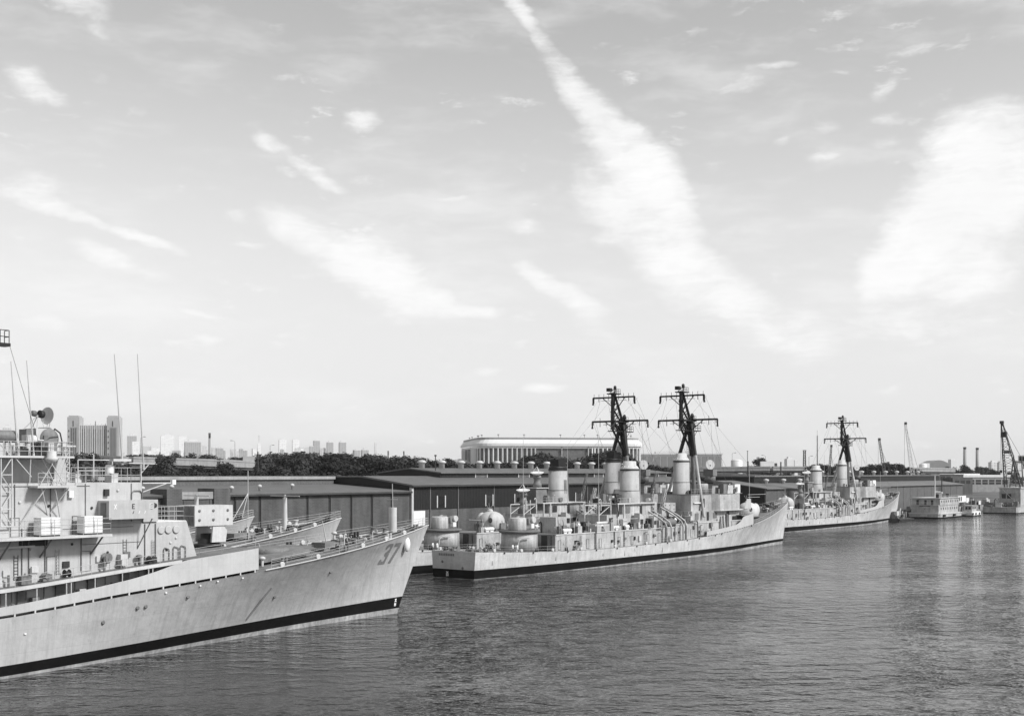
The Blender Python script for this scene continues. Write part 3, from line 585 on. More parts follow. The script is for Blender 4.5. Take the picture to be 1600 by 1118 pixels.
# ---- the leading ship and the two sister ships nested inboard of it
FRIG = Hull([(0, 11.67), (-6, 10.75), (-12, 9.95), (-20, 9.0), (-30, 8.05), (-48, 6.7), (-62, 5.6), (-80, 5.0), (-110, 4.6), (-150, 4.8)],
            [(0, .14), (-3, 1.5), (-6, 2.75), (-12, 4.9), (-20, 6.7), (-30, 7.75), (-48, 8.0), (-100, 8.0), (-130, 7.3), (-150, 6.0)],
            [(0, .1), (-7, .55), (-20, 1.7), (-35, 3.7), (-50, 6.0), (-62, 7.4), (-90, 7.7), (-125, 6.8), (-150, 5.2)], 6.3, 150)
def frigate(loc, label, full):
    r = empty('missile_frigate', loc, TH); tag(r, label, 'warship', 'grey warships moored side by side at left')
    H = FRIG; hb = H.build(r, 'hull_a'); zd = H.zd; z01 = lambda x: zd(x) + 2.65
    X0, X1 = (-95.0, -31.0)
    # bulwark with freeing slots below it and the long gallery opening
    top = pchip([-96, -62, -55, -48, -44.5, -42.6, -41.4, -40.9, -31], [1.05, 1.05, 1.25, 1.55, 1.95, 2.3, 2.52, 2.6, 2.62])
    for side in (-1, 1):
        b = MB(); xs = [X0 + i * .8 for i in range(int((X1 - X0) / .8) + 1)]; xs[-1] = X1
        for xa, xb in zip(xs, xs[1:]):
            A = H.edge(xa, side, .27, .02); B = H.edge(xb, side, .27, .02); ta = zd(xa) + top(xa); tb = zd(xb) + top(xb); i = -side * -.06
            vs = [A, B, (B[0], B[1], tb), (A[0], A[1], ta)]; vs += [(p[0], p[1] - side * .06, p[2]) for p in vs]
            fs = [(0, 1, 2, 3), (7, 6, 5, 4), (3, 2, 6, 7), (4, 5, 1, 0)]; b.add(vs, fs if side == -1 else [f[::-1] for f in fs])
        e = H.edge(X1, side, .24, .02); b.cbox((e[0], e[1] - side * .03, e[2] + 1.2), (.06, .1, 2.38)); bo = b.build('bulwark', 'bulwark', r)
        c = MB(); x = X0
        while x < X1: p = H.edge(x, side, .12, -.04); c.cbox(p, (.16, .1, .3)); x += 2.05
        c.build('bracket', 'light_gear', bo)
        s = MB()
        for xa, xb in zip(xs, xs[1:]):                      # edge strip of the upper deck
            if xb > -40.8: continue
            A = H.edge(xa, side, 2.35, .04); B = H.edge(xb, side, 2.35, .04); vs = [A, B, (B[0], B[1], B[2] + .32), (A[0], A[1], A[2] + .32)]; vs += [(p[0], p[1] - side * .3, p[2]) for p in vs]
            fs = [(0, 1, 2, 3), (7, 6, 5, 4), (3, 2, 6, 7), (4, 5, 1, 0)]; s.add(vs, fs if side == -1 else [f[::-1] for f in fs])
        s.build('deck_edge', 'light_gear', r)
        st = MB(); x = -92.0; k = 0
        while x < -42.5:
            p = H.edge(x, side, top(x) - .1, -.08); t = H.edge(x, side, 2.4, -.08); st.tube(p, t, .06, 6)
            if k % 3 == 0: st.tube((p[0] + .5, p[1], p[2]), (t[0] + .5, t[1], t[2]), .06, 6)
            x += 3.1; k += 1
        st.build('stanchion', 'light_gear', r)
    # upper deck
    d = MB(); xs = [X0 + i * 4 for i in range(16)] + [X1]
    for xa, xb in zip(xs, xs[1:]):
        a, b_, c, e = H.edge(xa, -1, 2.62, -.05), H.edge(xb, -1, 2.62, -.05), H.edge(xb, 1, 2.62, -.05), H.edge(xa, 1, 2.62, -.05)
        lo = [(p[0], p[1], p[2] - .18) for p in (a, b_, c, e)]; d.add([a, b_, c, e] + lo, [(0, 1, 2, 3), (7, 6, 5, 4)])
    d.build('upper_deck', 'deck_paint', r)
    e1, e2 = H.edge(X1, -1), H.edge(X1, 1); MB().box(e1[0] - .1, e1[0] - .02, -7.6, 7.6, zd(X1) - .1, zd(X1) + 2.5).build('bulkhead', 'house_a', r)
    MB().prism([(X0, -6.4), (-36, -6.0), (-32, -4.8), (-32, 4.8), (-36, 6.0), (X0, 6.4)], lambda x, y: zd(x) - .1, lambda x, y: zd(x) + 2.4).build('main_deckhouse', 'house_a', r)
    rd = random.Random(5)
    for x in (-58.5, -54.5, -51, -47.2, -44.2): door(r, x, -6.35 if x < -44 else -6.2, zd(x) + .2, 'mid_gear')
    pz = MB()
    for x in (-60.7, -59.6, -56.3, -53, -49.6, -45.7): pz.tube((x, -6.5, zd(x)), (x, -6.5, zd(x) + 2.4), .07, 6)
    pz.build('riser_pipe', 'mid_gear', r)
    for x in (-57.4, -52.4, -48.6, -46.3): gear(r, 'equipment_box', (x, -6.7, zd(x) + .1), 0, .8)
    # deckhouse on the upper deck, slanted front
    HW = 6.0; Z2 = 13.85
    def house(x0, x1, xt, z0f, z1, hw, name, m='house_a'):
        mb = MB(); n = 8; bx = [x0 + (x1 - x0) * i / n for i in range(n + 1)]; tx = [x0 + (xt - x0) * i / n for i in range(n + 1)]; vs = []
        for y in (-hw, hw):
            for i in range(n + 1): vs.append((bx[i], y, z0f(bx[i]) - .05))
            for i in range(n + 1): vs.append((tx[i], y, z1))
        m_ = n + 1; fs = []
        for i in range(n): fs += [(i, i + 1, m_ + i + 1, m_ + i), (2 * m_ + m_ + i, 2 * m_ + m_ + i + 1, 2 * m_ + i + 1, 2 * m_ + i), (m_ + i, m_ + i + 1, 3 * m_ + i + 1, 3 * m_ + i)]
        fs += [(n, 2 * m_ + n, 3 * m_ + n, m_ + n), (0, m_, 3 * m_, 2 * m_)]; mb.add(vs, fs); return mb.build(name, m, r)
    house(X0, -38.0, -39.3, z01, Z2, HW, 'deckhouse')
    MB().box(-43.3, -39.35, -5.95, 5.95, Z2 + .003, Z2 + .06).build('deckhouse_roof', 'white_paint', r)
    MB().box(X0, -44.9, -5.97, 5.97, Z2 + .004, 18.0).build('bridge', 'house_a', r)
    MB().box(-44.897, -43.1, -6.2, 6.2, Z2 + .064, 16.2).build('bridge_front', 'house_a', r)
    if full: ship_topside(r, H, z01, Z2)
    # forecastle fittings
    if True:
        xs = [x for x in (-29, -26, -23, -20, -17, -14, -11, -8, -5, -2.5, -.6)]
        rl = MB().rail([H.edge(x, -1, .02, -.15) for x in xs] + [H.edge(-.1, -1, .02, -.05)], 1.05, .022, 2.4); rl.rail([H.edge(x, 1, .02, -.15) for x in xs] + [H.edge(-.1, 1, .02, -.05)], 1.05, .022, 2.4); rl.build('bow_railing', 'rail_grey', r)
        for x, y in ((-26, -5.9), (-17, -5.2), (-9, -3.0), (-26, 5.9), (-17, 5.2), (-9, 3.0), (-3, -1.0)): gear(r, 'bitts', (x + H.ov * H.w(x), y, zd(x)), .2)
        for x in (-27.5, -22, -14.5, -10, -6): p = H.edge(x, -1, 0, -.12); gear(r, 'chock', p, TH * 0, 1.2); p = H.edge(x, 1, 0, -.12); gear(r, 'chock', p, 0, 1.2)
        MB().prism([(-27.5, -4.3), (-20.0, -4.3), (-17.5, -2.0), (-17.5, 2.0), (-20, 4.3), (-27.5, 4.3)], lambda x, y: zd(x) + .25, lambda x, y: zd(x) + .75).build('mount_platform', 'mid_gear', r)
        MB().lathe((-22.5, 0, zd(-22.5) + .3), [(2.4, 0), (2.4, .75), (2.1, .9)], 22).build('mount_ring', 'deck_paint', r)
        MB().box(-15.8, -12.5, -2.6, -.6, zd(-14) - .05, zd(-14) + .6).build('deck_hatch', 'mid_gear', r)
        for y in (-.9, .9): gear(r, 'capstan', (-5.5 + 2, y * 1.2, zd(-5)), 0, .75); MB().path([(x + H.ov * H.w(x), y * .7, zd(x) + .1) for x in (-8, -5, -3, -1.5)], .09, 5).build('anchor_chain', 'dark_gear', r)
        scatter(r, 31 + int(loc[0]), 14, -12, -3.5, -2.2, 2.2, lambda x: zd(x - 3), ['vent', 'gooseneck_pipe', 'bitts', 'spool', 'hose_reel', 'locker'], .4, .7); scatter(r, 11 + int(loc[0]), 18, -16, -6, -3.4, 3.4, lambda x: zd(x - 2), ['vent', 'hose_reel', 'gooseneck_pipe', 'winch', 'bitts', 'spool', 'hatch'], .55, .9)
        scatter(r, 21 + int(loc[0]), 6, -31, -27, -6, 6, zd, ['vent', 'bitts', 'locker', 'hose_reel'], .6, .9)
        pt = H.pt(-4.4, 9.5, -1, .0); MB().ball((pt[0] + .1, pt[1] - .15, 9.35), .55, .4, 1.0, 12, 8).build('bow_anchor_pod', 'white_paint', r) if full else None
    return r
def ship_topside(r, H, z01, Z2):
    zd = H.zd; Y = -5.97
    # bridge wing platform with two pale lockers
    MB().box(-95, -50.0, -8.3, Y - .003, 12.72, 12.95).build('wing_platform', 'light_gear', r)
    k = MB()
    for x in (-60.5, -56.4, -50.9): k.tube((x, -8.0, 12.7), (x, Y, 10.9), .09, 6)
    k.build('knee_brace', 'mid_gear', r)
    MB().rail([(-70, -8.2, 12.95), (-50.1, -8.2, 12.95), (-50.1, -6.1, 12.95)], 1.6, .025, 1.5).build('wing_railing', 'rail_grey', r)
    for x, y in ((-56.4, -7.2), (-51.8, -7.2)):
        o = MB().box(x - 1.0, x + 1.0, y - .65, y + .65, 13.1, 14.75).build('flag_locker', 'white_paint', r)
        MB().box(x - .98, x + .98, y - .68, y - .653, 13.82, 13.86).build('locker_seam', 'mid_gear', o); MB().box(x - .02, x + .02, y - .675, y - .654, 13.15, 14.7).build('locker_seam', 'mid_gear', o)
        MB().box(x - 1.0, x + 1.0, y - .6, y + .6, 12.953, 13.09).build('locker_plinth', 'dark_gear', o)
    gl = MB()
    for s in (0, .6): gl.tube((-62.5, -8.0 + s, 12.95), (-60.2, -8.0 + s, 9.5), .05, 5)
    for i in range(9): t = i / 9; gl.tube((-62.5 + 2.3 * t, -8.0, 12.95 - 3.45 * t), (-62.5 + 2.3 * t, -7.4, 12.95 - 3.45 * t), .05, 5)
    # lettered box on the bridge side
    bx = MB().box(-50.1, -44.8, -7.9, Y - .003, 14.35, 16.2).build('lettered_box', 'house_a', r)
    def lp(x0, z0, h): return lambda u, v: (x0 + u * h / 1.6, -7.915, z0 + v / 1.6 * h)
    step = .70; hh = .52
    for i, (ch, m) in enumerate((('X', 'white_paint'), ('O', 'bulwark'), ('F', 'bulwark'), ('E', 'dark_gear'), ('/', 'bulwark'), ('O', 'bulwark'), ('E', 'white_paint'))):
        letters(MB(), ch, lp(-49.55 + i * step, 15.35, hh), 1, .15).build('painted_letter', m, bx)
    letters(MB(), 'E', lp(-49.5 + 6 * step, 15.29, hh), 1, .07).build('painted_letter', 'dark_gear', bx)
    for i, m in ((3, 'dark_gear'), (4, 'white_paint'), (5, 'white_paint')): letters(MB(), '/', lp(-49.5 + i * step, 14.85, .3), 1, .2).build('painted_mark', m, bx)
    MB().tube((-45.5, Y - .05, 11.2), (-44.9, -7.7, 14.3), .06, 6).build('strut', 'mid_gear', r)
    MB().box(-50.16, -50.103, -7.4, -6.5, 14.5, 16.0).build('aft_shade_panel', 'mid_gear', bx)  # darker panel: shade of the box's aft face put into colour
    # wall fittings
    sg = MB()
    for x in (-51.5, -46.2, -55.3, -59.0): sg.tube((x, Y - .05, 14.0), (x, Y - .05, 17.9), .05, 6)
    for x in (-44.6, -43.3, -57.6, -58.3, -55.9, -52): sg.tube((x, Y - .1, z01(x)), (x, Y - .1, 13.7), .06, 6)
    sg.build('wall_pipe', 'mid_gear', r)
    for x, z, m in ((-53.2, 16.9, 'white_paint'), (-49.2, 17.0, 'dark_gear')): MB().box(x - .25, x + .25, Y - .3, Y - .004, z - .35, z + .35).build('wall_box', m, r)
    MB().path([(-46.2, Y - .1, 16.3), (-46.2, Y - .1, 16.9), (-45.9, Y - .1, 17.15), (-45.2, Y - .1, 17.15), (-44.95, Y - .1, 16.9), (-44.95, Y - .1, 16.3)], .06, 6).build('pipe_loop', 'mid_gear', r)
    o = MB().lathe((-43.9, -6.25, 15.6), [(.3, 0), (.3, .3), (.2, .5)], 12, axis=(.5, -1, 0)).build('searchlight', 'dark_gear', r)
    for x in (-42.9, -42.0, -41.0): MB().lathe((x + .3, -6.05, 13.0), [(.42, 0), (.42, .07), (.34, .1)], 16, axis=(0, -1, 0)).build('round_cover', 'bulwark', r)
    for x in (-42.3, -41.1, -40.2):
        z = z01(x); MB().path([(x, Y - .15, z), (x, Y - .15, z + 1.15), (x + .12, Y - .15, z + 1.35), (x + .6, Y - .15, z + 1.2), (x + .68, Y - .15, z + 1.0), (x + .68, Y - .15, z + .05)], .05, 6).build('pipe_hoop', 'mid_gear', r)
    for x in (-51.5, -55.2): door(r, x, Y - .01, z01(x) + .25, 'house_a', .95, 1.9)
    gear(r, 'equipment_box', (-47.5, Y - .4, z01(-47.5)), 0, .9); gear(r, 'equipment_box', (-60.9, Y - .35, z01(-60.9)), 0, .7)
    gear(r, 'hose_reel', (-49.4, Y - .5, z01(-49.4) + .7), .2, 1.0); gear(r, 'vent', (-45.6, Y - .5, z01(-45)), 0, .8); gear(r, 'winch', (-44.2, Y - .6, z01(-44)), 0, .7)
    gear(r, 'ladder', (-43.6, Y - .15, z01(-43.6)), math.pi / 2, .9)
    MB().box(-48.6, -47.4, Y - .02, Y - .004, 10.9 + 1.4, 13.6).build('dark_emblem', 'number_grey', r)
    rd = random.Random(3); sm = MB()
    for x, z in ((-60.6, 10.9), (-59.4, 11.1), (-54.2, 10.3), (-54.1, 11.6), (-50.6, 11.4), (-48.6, 11.9), (-46.6, 12.0), (-45.2, 11.8), (-45.0, 11.2), (-46.7, 11.3), (-52.6, 11.2), (-53.3, 11.2), (-45.3, 10.6), (-50.2, 12.4)):
        sm.k = 0
        t = rd.choice(('26', '11', '4', '1', '6', 'E', '2')); hh2 = rd.uniform(.34, .55); letters(sm, t, (lambda x0, z0, h: lambda u, v: (x0 + u * h / 1.6, Y - .012, z0 + v / 1.6 * h))(x, z, hh2), 1.2, .17)
    sm.build('stencil_marks', 'white_paint', r)
    MB().box(-61.5, -57.2, Y - .5, Y - .2, 11.0 + .9, 11.0 + 1.1).build('cable_tray', 'light_gear', r)
    dk = MB().box(-58.6, -55.6, Y - .06, Y - .004, 12.0, 12.65).build('vent_opening', 'dark_gear', r)
    for x in (-59.9, -57.0, -53.7, -50.0, -46.8): MB().box(x - .35, x + .35, Y - .22, Y - .004, z01(x) + .9, z01(x) + 1.5).build('junction_box', rd.choice(('light_gear', 'mid_gear', 'dark_gear')), r)
    for x in (-58.9, -54.6, -47.0): gear(r, 'ladder', (x, Y - .1, z01(x) + .2), math.pi / 2, 1.0)
    for x, z in ((-57.5, 11.7), (-53.0, 12.0), (-49.0, 11.0), (-41.4, 11.6), (-40.7, 12.1), (-41.9, 10.9), (-58.5, 16.2), (-55.5, 15.8), (-50.8, 15.5), (-47.8, 17.2), (-53.9, 17.3)): MB().lathe((x, Y - .004, z), [(.13, 0), (.13, .1), (.06, .14)], 10, axis=(0, -1, 0)).build('vent_cap', rd.choice(('mid_gear', 'dark_gear', 'light_gear')), r)
    cb = MB()
    for x0, x1, z in ((-61, -55.4, 13.6), (-54.0, -46.0, 13.5), (-60, -51, 17.7), (-52, -45.2, 11.9)): cb.tube((x0, Y - .05, z), (x1, Y - .05, z), .035, 5)
    cb.build('cable_run', 'mid_gear', r)
    for x in (-59, -52.5): door(r, x, Y - .004, 13.0, 'house_a', .8, 1.7)
    dv = MB()
    for x in (-60.0, -57.8, -49.8, -47.9, -45.6): dv.tube((x, Y - .7, z01(x)), (x, Y - .7, z01(x) + rd.uniform(.8, 1.5)), .12, 7)
    dv.build('deck_stanchion', 'mid_gear', r); gear(r, 'winch', (-56.2, Y - .7, z01(-56)), 0, .7); gear(r, 'spool', (-53.9, Y - .6, z01(-54)), 0, .8); gear(r, 'locker', (-58.3, Y - .6, z01(-58)), 0, .75)
    # upper deck rail, starboard
    pts = [H.edge(x, -1, 2.66, -.2) for x in (-70, -62, -56, -50, -46, -42, -39, -36, -33.5, -31.2)]
    MB().rail(pts, 1.0, .022, 2.3, 2).build('upper_deck_railing', 'rail_grey', r)
    # roof level: inner tower, upper platform on trusses, director
    MB().box(-95, -53.6, -3.4, 3.4, 18.003, 20.35).build('director_tower', 'house_a', r)
    MB().box(-53.597, -52.4, -3.9, 3.9, 18.003, 20.4).build('tower_front', 'house_a', r)
    MB().box(-95, -53.1, -6.6, 3.5, 20.403, 20.6).build('upper_platform', 'light_gear', r)
    tr = MB()
    for x in (-60.6, -59.5): tr.tube((x, -6.4, 14.0), (x, -6.4, 20.4), .07, 6)
    for i in range(4):
        z = 14 + i * 1.6; tr.tube((-60.6, -6.4, z), (-59.5, -6.4, z), .05, 5); tr.tube((-60.6 if i % 2 else -59.5, -6.4, z), (-59.5 if i % 2 else -60.6, -6.4, z + 1.6), .05, 5)
    for a, b in (((-59.2, -6.4, 20.4), (-57.4, -6.2, 18.6)), ((-57.6, -6.4, 20.4), (-57.6, -6.2, 18)), ((-56.4, -6.4, 20.4), (-55.0, -6.2, 18)), ((-55, -6.4, 20.4), (-56.4, -6.2, 18)), ((-54.2, -6.4, 20.4), (-55.2, -6.2, 18)), ((-53.6, -6.0, 20.4), (-54.4, -6.0, 18)), ((-56.8, -4, 20.4), (-54.6, -6.0, 18)), ((-55.8, -6.4, 20.4), (-54.0, -6.2, 18.0))): tr.tube(a, b, .05, 5)
    tr.build('platform_truss', 'light_gear', r)
    MB().box(-57.6, -53.5, -7.6, Y, 17.55, 17.75).build('sponson', 'light_gear', r)
    MB().rail([(-57.5, -7.5, 17.75), (-53.6, -7.5, 17.75), (-53.6, -6.0, 17.75)], 1.2, .025, 1.1).build('sponson_railing', 'rail_grey', r)
    sp = MB()
    for a, b in (((-57.0, -7.3, 17.5), (-55.6, Y, 14.9)), ((-54.2, -7.3, 17.5), (-55.4, Y, 15.0)), ((-56.6, -7.3, 17.5), (-58.4, Y, 14.2)), ((-55.6, -7.3, 17.5), (-54.2, Y, 14.2))): sp.tube(a, b, .06, 6)
    sp.build('sponson_strut', 'light_gear', r)
    MB().rail([(-70, -6.5, 20.6), (-53.2, -6.5, 20.6), (-53.2, 3.4, 20.6)], 1.35, .028, 1.1).build('platform_railing', 'rail_grey', r)
    MB().rail([(-53.0, -5.9, 18.0), (-45.0, -5.9, 18.0), (-45.0, 5.9, 18.0)], 1.5, .028, 1.6, 2).build('bridge_roof_railing', 'rail_grey', r)
    MB().rail([(-43.2, -5.8, Z2 + .06), (-39.5, -5.8, Z2 + .06), (-39.5, 5.8, Z2 + .06), (-43.2, 5.8, Z2 + .06)], 1.5, .028, 1.3, 3).build('house_railing', 'rail_grey', r)
    # missile director with dish
    dr = MB().lathe((-55.1, -3.6, 20.6), [(1.0, 0), (1.0, 1.1), (1.15, 1.2), (1.15, 1.6)], 16).build('missile_director', 'light_gear', r)
    MB().box(-55.9, -53.9, -4.5, -2.6, 22.0, 23.3).build('director_body', 'light_gear', dr)
    MB().box(-56.8, -55.9, -4.3, -3.0, 21.9, 23.2).build('director_box', 'mid_gear', dr)
    MB().path([(-54.0, -4.6, 23.3), (-53.4, -4.6, 22.9), (-53.2, -4.6, 22.1), (-53.2, -4.6, 20.7)], .07, 6).path([(-55.6, -4.6, 21.7), (-54.6, -4.7, 22.4), (-53.7, -4.7, 22.5)], .09, 6).build('curved_guard', 'dark_gear', dr)
    ax = Vector((-1, -.25, .12)); c = Vector((-54.2, -3.7, 24.6)); di = MB(); prof = [(.05, -.24), (.5, -.18), (.82, 0), (.86, .05), (.8, .05), (.48, -.1), (.05, -.15)]
    di.lathe(c, prof, 24, axis=tuple(ax)); di.build('dish', 'light_gear', dr)
    f = c + ax.normalized() * .85
    MB().lathe(f, [(.3, -.25), (.38, -.2), (.38, .2), (.3, .25)], 14, axis=tuple(ax)).build('feed_horn', 'dark_gear', dr); MB().lathe(f + Vector((-.7, .1, .05)), [(.2, -.2), (.3, -.15), (.28, .2), (.15, .3)], 12, axis=tuple(ax)).build('feed_cover', 'mid_gear', dr)
    st = MB()
    for p in ((-56.6, -3.3, 23.1), (-55.6, -4.2, 23.2), (-55.5, -3.0, 23.2)): st.tube(p, f + Vector((-.35, 0, -.1)), .05, 5)
    for p in ((-54.7, -3.9, 23.2), (-54.2, -3.6, 23.2), (-53.9, -3.4, 23.2)): st.tube(p, c + Vector((p[0] + 54.2, 0, -.6)) * 1.0, .04, 5)
    st.build('dish_strut', 'light_gear', dr)
    MB().lathe((-54.5, -3.6, 22.3), [(.2, -1.0), (1.0, -.95), (1.15, -.6), (1.15, .6), (1.0, .95), (.2, 1.0)], 18, axis=(0, 1, 0)).build('elevation_drum', 'mid_gear', dr)
    MB().box(-55.2, -53.8, -4.75, -4.55, 20.7, 22.6).box(-55.2, -53.8, -2.6, -2.4, 20.7, 22.6).build('yoke', 'mid_gear', dr); MB().box(-56.3, -55.3, -4.9, -4.4, 21.2, 22.1).build('drive_motor', 'dark_gear', dr)
    MB().tube((-56.0, -5.0, 21.3), (-54.4, -5.0, 21.3), .17, 10).build('boresight_tube', 'dark_gear', dr)
    MB().lathe((-55.8, -7.0, 20.2), [(.3, -.3), (.55, 0), (.6, .2), (.45, .25), (.45, .8), (.42, .85)], 14).build('pelorus', 'light_gear', r)
    o = MB().box(-57.6, -56.8, -5.6, -4.8, 21.9, 22.6).tube((-57.2, -5.2, 20.6), (-57.2, -5.2, 21.9), .3, 8).build('optical_sight', 'light_gear', r); MB().ball((-56.6, -5.3, 22.2), .32, .32, .38, 12, 8).build('sight_dome', 'white_paint', o)
    MB().lathe((-59.9, -5.6, 22.4), [(.05, -1.35), (.5, -1.2), (.58, -1.1), (.58, 1.1), (.5, 1.2), (.05, 1.35)], 16, axis=(1, 0, 0)).build('canvas_drum', 'mid_gear', r)
    cr = MB()
    for x in (-60.8, -60.1, -59.4, -58.9): cr.tube((x, -6.0, 20.6), (x, -6.0, 22.0), .06, 5); cr.tube((x, -5.0, 20.6), (x, -5.0, 22.0), .06, 5)
    cr.tube((-60.8, -6, 22), (-59.4, -6, 20.6), .05, 5).build('drum_cradle', 'light_gear', r)
    scatter(r, 41, 9, -58.6, -53.5, -6.0, -4.6, lambda x: 20.6, ['equipment_box', 'locker', 'vent', 'equipment_box'], .6, .9)
    scatter(r, 42, 12, -52.0, -45.5, -5.2, 4.5, lambda x: 18.0, ['equipment_box', 'vent', 'locker', 'hose_reel', 'gooseneck_pipe'], .7, 1.0)
    MB().lathe((-48.0, -4.9, 18.7), [(.42, 0), (.45, .1), (.45, .9), (.35, 1.1), (.1, 1.15)], 14).tube((-48, -4.9, 18), (-48, -4.9, 18.7), .12, 6).build('canister', 'white_paint', r)
    MB().lattice((-51.4, -2.5, 18), (-51.4, -2.5, 21.6), .5, .4, 7, .045).build('signal_mast', 'light_gear', r); MB().box(-52.1, -50.5, -2.8, -2.2, 21.6, 21.75).build('mast_head', 'light_gear', r)
    fr = MB()
    for x in (-50.4, -46.4): fr.tube((x, -3.0, 18), (x, -3.0, 20.3), .06, 5)
    fr.tube((-50.4, -3, 20.3), (-46.4, -3, 20.3), .06, 5).tube((-50.4, -3, 19.2), (-46.4, -3, 19.2), .05, 5).tube((-48.6, -3, 18), (-48.6, -3, 20.9), .08, 6).build('signal_frame', 'light_gear', r)
    MB().tube((-44.85, -5.7, 17.9), (-44.85, -5.7, 19.9), .1, 6).tube((-47.2, -5.6, 20.0), (-43.3, -5.9, 19.9), .06, 6).tube((-44.85, -5.7, 18.9), (-43.9, -5.8, 19.9), .06, 6).build('antenna_davit', 'light_gear', r)
    MB().tube((-44.8, -6.0, 17.9), (-41.6, -6.6, 17.9), .08, 6).tube((-44.8, -6.0, 17.0), (-42.3, -6.5, 17.85), .06, 6).build('side_boom', 'light_gear', r)
    MB().cbox((-41.5, -6.6, 18.0), (.45, .4, .5)).build('boom_light', 'white_paint', r)
    for b, t in (((-44.6, -5.8, 19.9), (-45.4, -5.9, 31.2)), ((-47.0, -5.6, 20.4), (-48.0, -5.7, 31.0)), ((-57.2, -6.2, 20.9), (-57.9, -6.2, 29.6)), ((-58.8, -6.2, 20.9), (-59.5, -6.2, 29.4))):
        w = MB().tube(b, t, .085, 6, .035); w.tube((b[0], b[1], b[2] - .6), b, .13, 8); w.build('whip_antenna', 'rail_grey', r)
    MB().box(-48.3, -46.2, -6.0, -5.3, 20.15, 20.4).build('antenna_base', 'light_gear', r)
    # foremast platform that reaches into view
    m = MB().tube((-66, 0, 18), (-65.2, 0, 36), .5, 10, .3).tube((-65.4, 0, 31.0), (-60.2, -6.3, 30.9), .12, 6).build('foremast', 'mast_black', r)
    MB().box(-62.6, -59.75, -6.6, -5.6, 30.75, 31.05).build('mast_platform', 'mast_black', m); MB().rail([(-62.5, -6.5, 31.05), (-59.85, -6.5, 31.05), (-59.85, -5.7, 31.05)], 1.2, .035, 1.0, 2).build('platform_rail', 'mast_black', m)
    MB().tube((-59.6, -6.2, 30.8), (-56.4, -6.3, 20.8), .02, 4).build('stay', 'mast_black', m)
    # rocket launcher on the upper deck
    box_launcher(r, -31.6 - .6, z01(-32.0) + .55, 5.4, 3.4, 2.3)
    # painted number, draft marks, hull details
    digits(r, H, '37', -6.2, 6.95, 2.75, 1.12, 'number_grey', .27, 'painted_digit', .19)
    digits(r, H, 'H', -.75, 1.0, .45, 1.4, 'white_paint', .1, 'draft_mark', .2); digits(r, H, 'X', -.65, 1.55, .45, 1.4, 'white_paint', .1, 'draft_mark', .2)
    for x, z in ((-46.5, 5.3), (-45.5, 5.35), (-40.1, 5.9), (-50.4, 4.2), (-18, 6.9), (-26, 4.6)):
        p = H.pt(x, z, -1, .0); MB().lathe((x + H.ov * H.w(x) * (z / H.zb) ** 1.1, p[1] - .02, z), [(.22, 0), (.22, .05), (.14, .09)], 12, axis=(0, -1, 0)).build('hull_port', 'mid_gear', r)
    for x, z in ((-59, 4.0), (-43.3, 6.6), (-38.9, 7.0), (-36.6, 7.3), (-33, 7.4)):
        p = H.pt(x, z, -1, .02); MB().cbox(p, (.22, .16, .12)).build('scupper', 'white_paint', r)
    sc = MB(); a = H.pt(-27.4, 5.8, -1, .02); b = H.pt(-29.3, 2.2, -1, .02); sc.tube(a, b, .13, 6).build('discharge_pipe', 'number_grey', r)
    # jackstaff with little yard
    z = zd(-3.0); MB().tube((-1.0, -.2, z - .2), (-1.0, -.2, 14.3), .55, 12).build('jackstaff_post', 'light_gear', r); MB().tube((-1.0, -.2, 14.3), (-1.1, -.2, 17.5), .05, 6).tube((-1.0, -1.1, 15.4), (-1.2, .7, 15.4), .03, 5).build('jackstaff', 'rail_grey', r)
    MB().tube((-12.5, .5, zd(-14)), (-13.3, .5, zd(-14) + 3.2), .09, 6, .05).build('boat_boom', 'rail_grey', r)
def jackstaff_t(r, H):
    z = H.zd(-7); MB().tube((-4.6, 0, z - .2), (-4.6, 0, 14.9), .38, 12, .3).build('mast_post', 'light_gear', r); MB().tube((-4.6, -3.0, 15.1), (-4.6, 3.0, 15.1), .07, 6).tube((-4.6, 0, 14.8), (-4.6, 0, 15.3), .14, 8).build('cross_bar', 'rail_grey', r)
f1 = frigate(tuple(QO), 'nearest grey warship numbered 37 with dish director on its bridge', True)
f2 = frigate(tuple(QO + QP * 17.2 + Vector((0, 0, .6))), 'grey warship hull moored just behind number 37, only its raised bow showing', False); jackstaff_t(f2, FRIG)
f3 = frigate(tuple(QO + QP * 34.4 - QH * 1.9 + Vector((0, 0, .5))), 'innermost of the three nested warships, bow tip and tripod jackstaff showing', False); jackstaff_t(f3, FRIG)
MB().tube((5.2, 0, 11.6), (5.2, 0, 18.8), .06, 5).tube((5.2, 0, 15.3), (1.2, -1.2, 11.3), .06, 5).tube((5.2, 0, 15.3), (3.2, -.9, 11.4), .06, 5).build('jackstaff', 'rail_grey', f3)

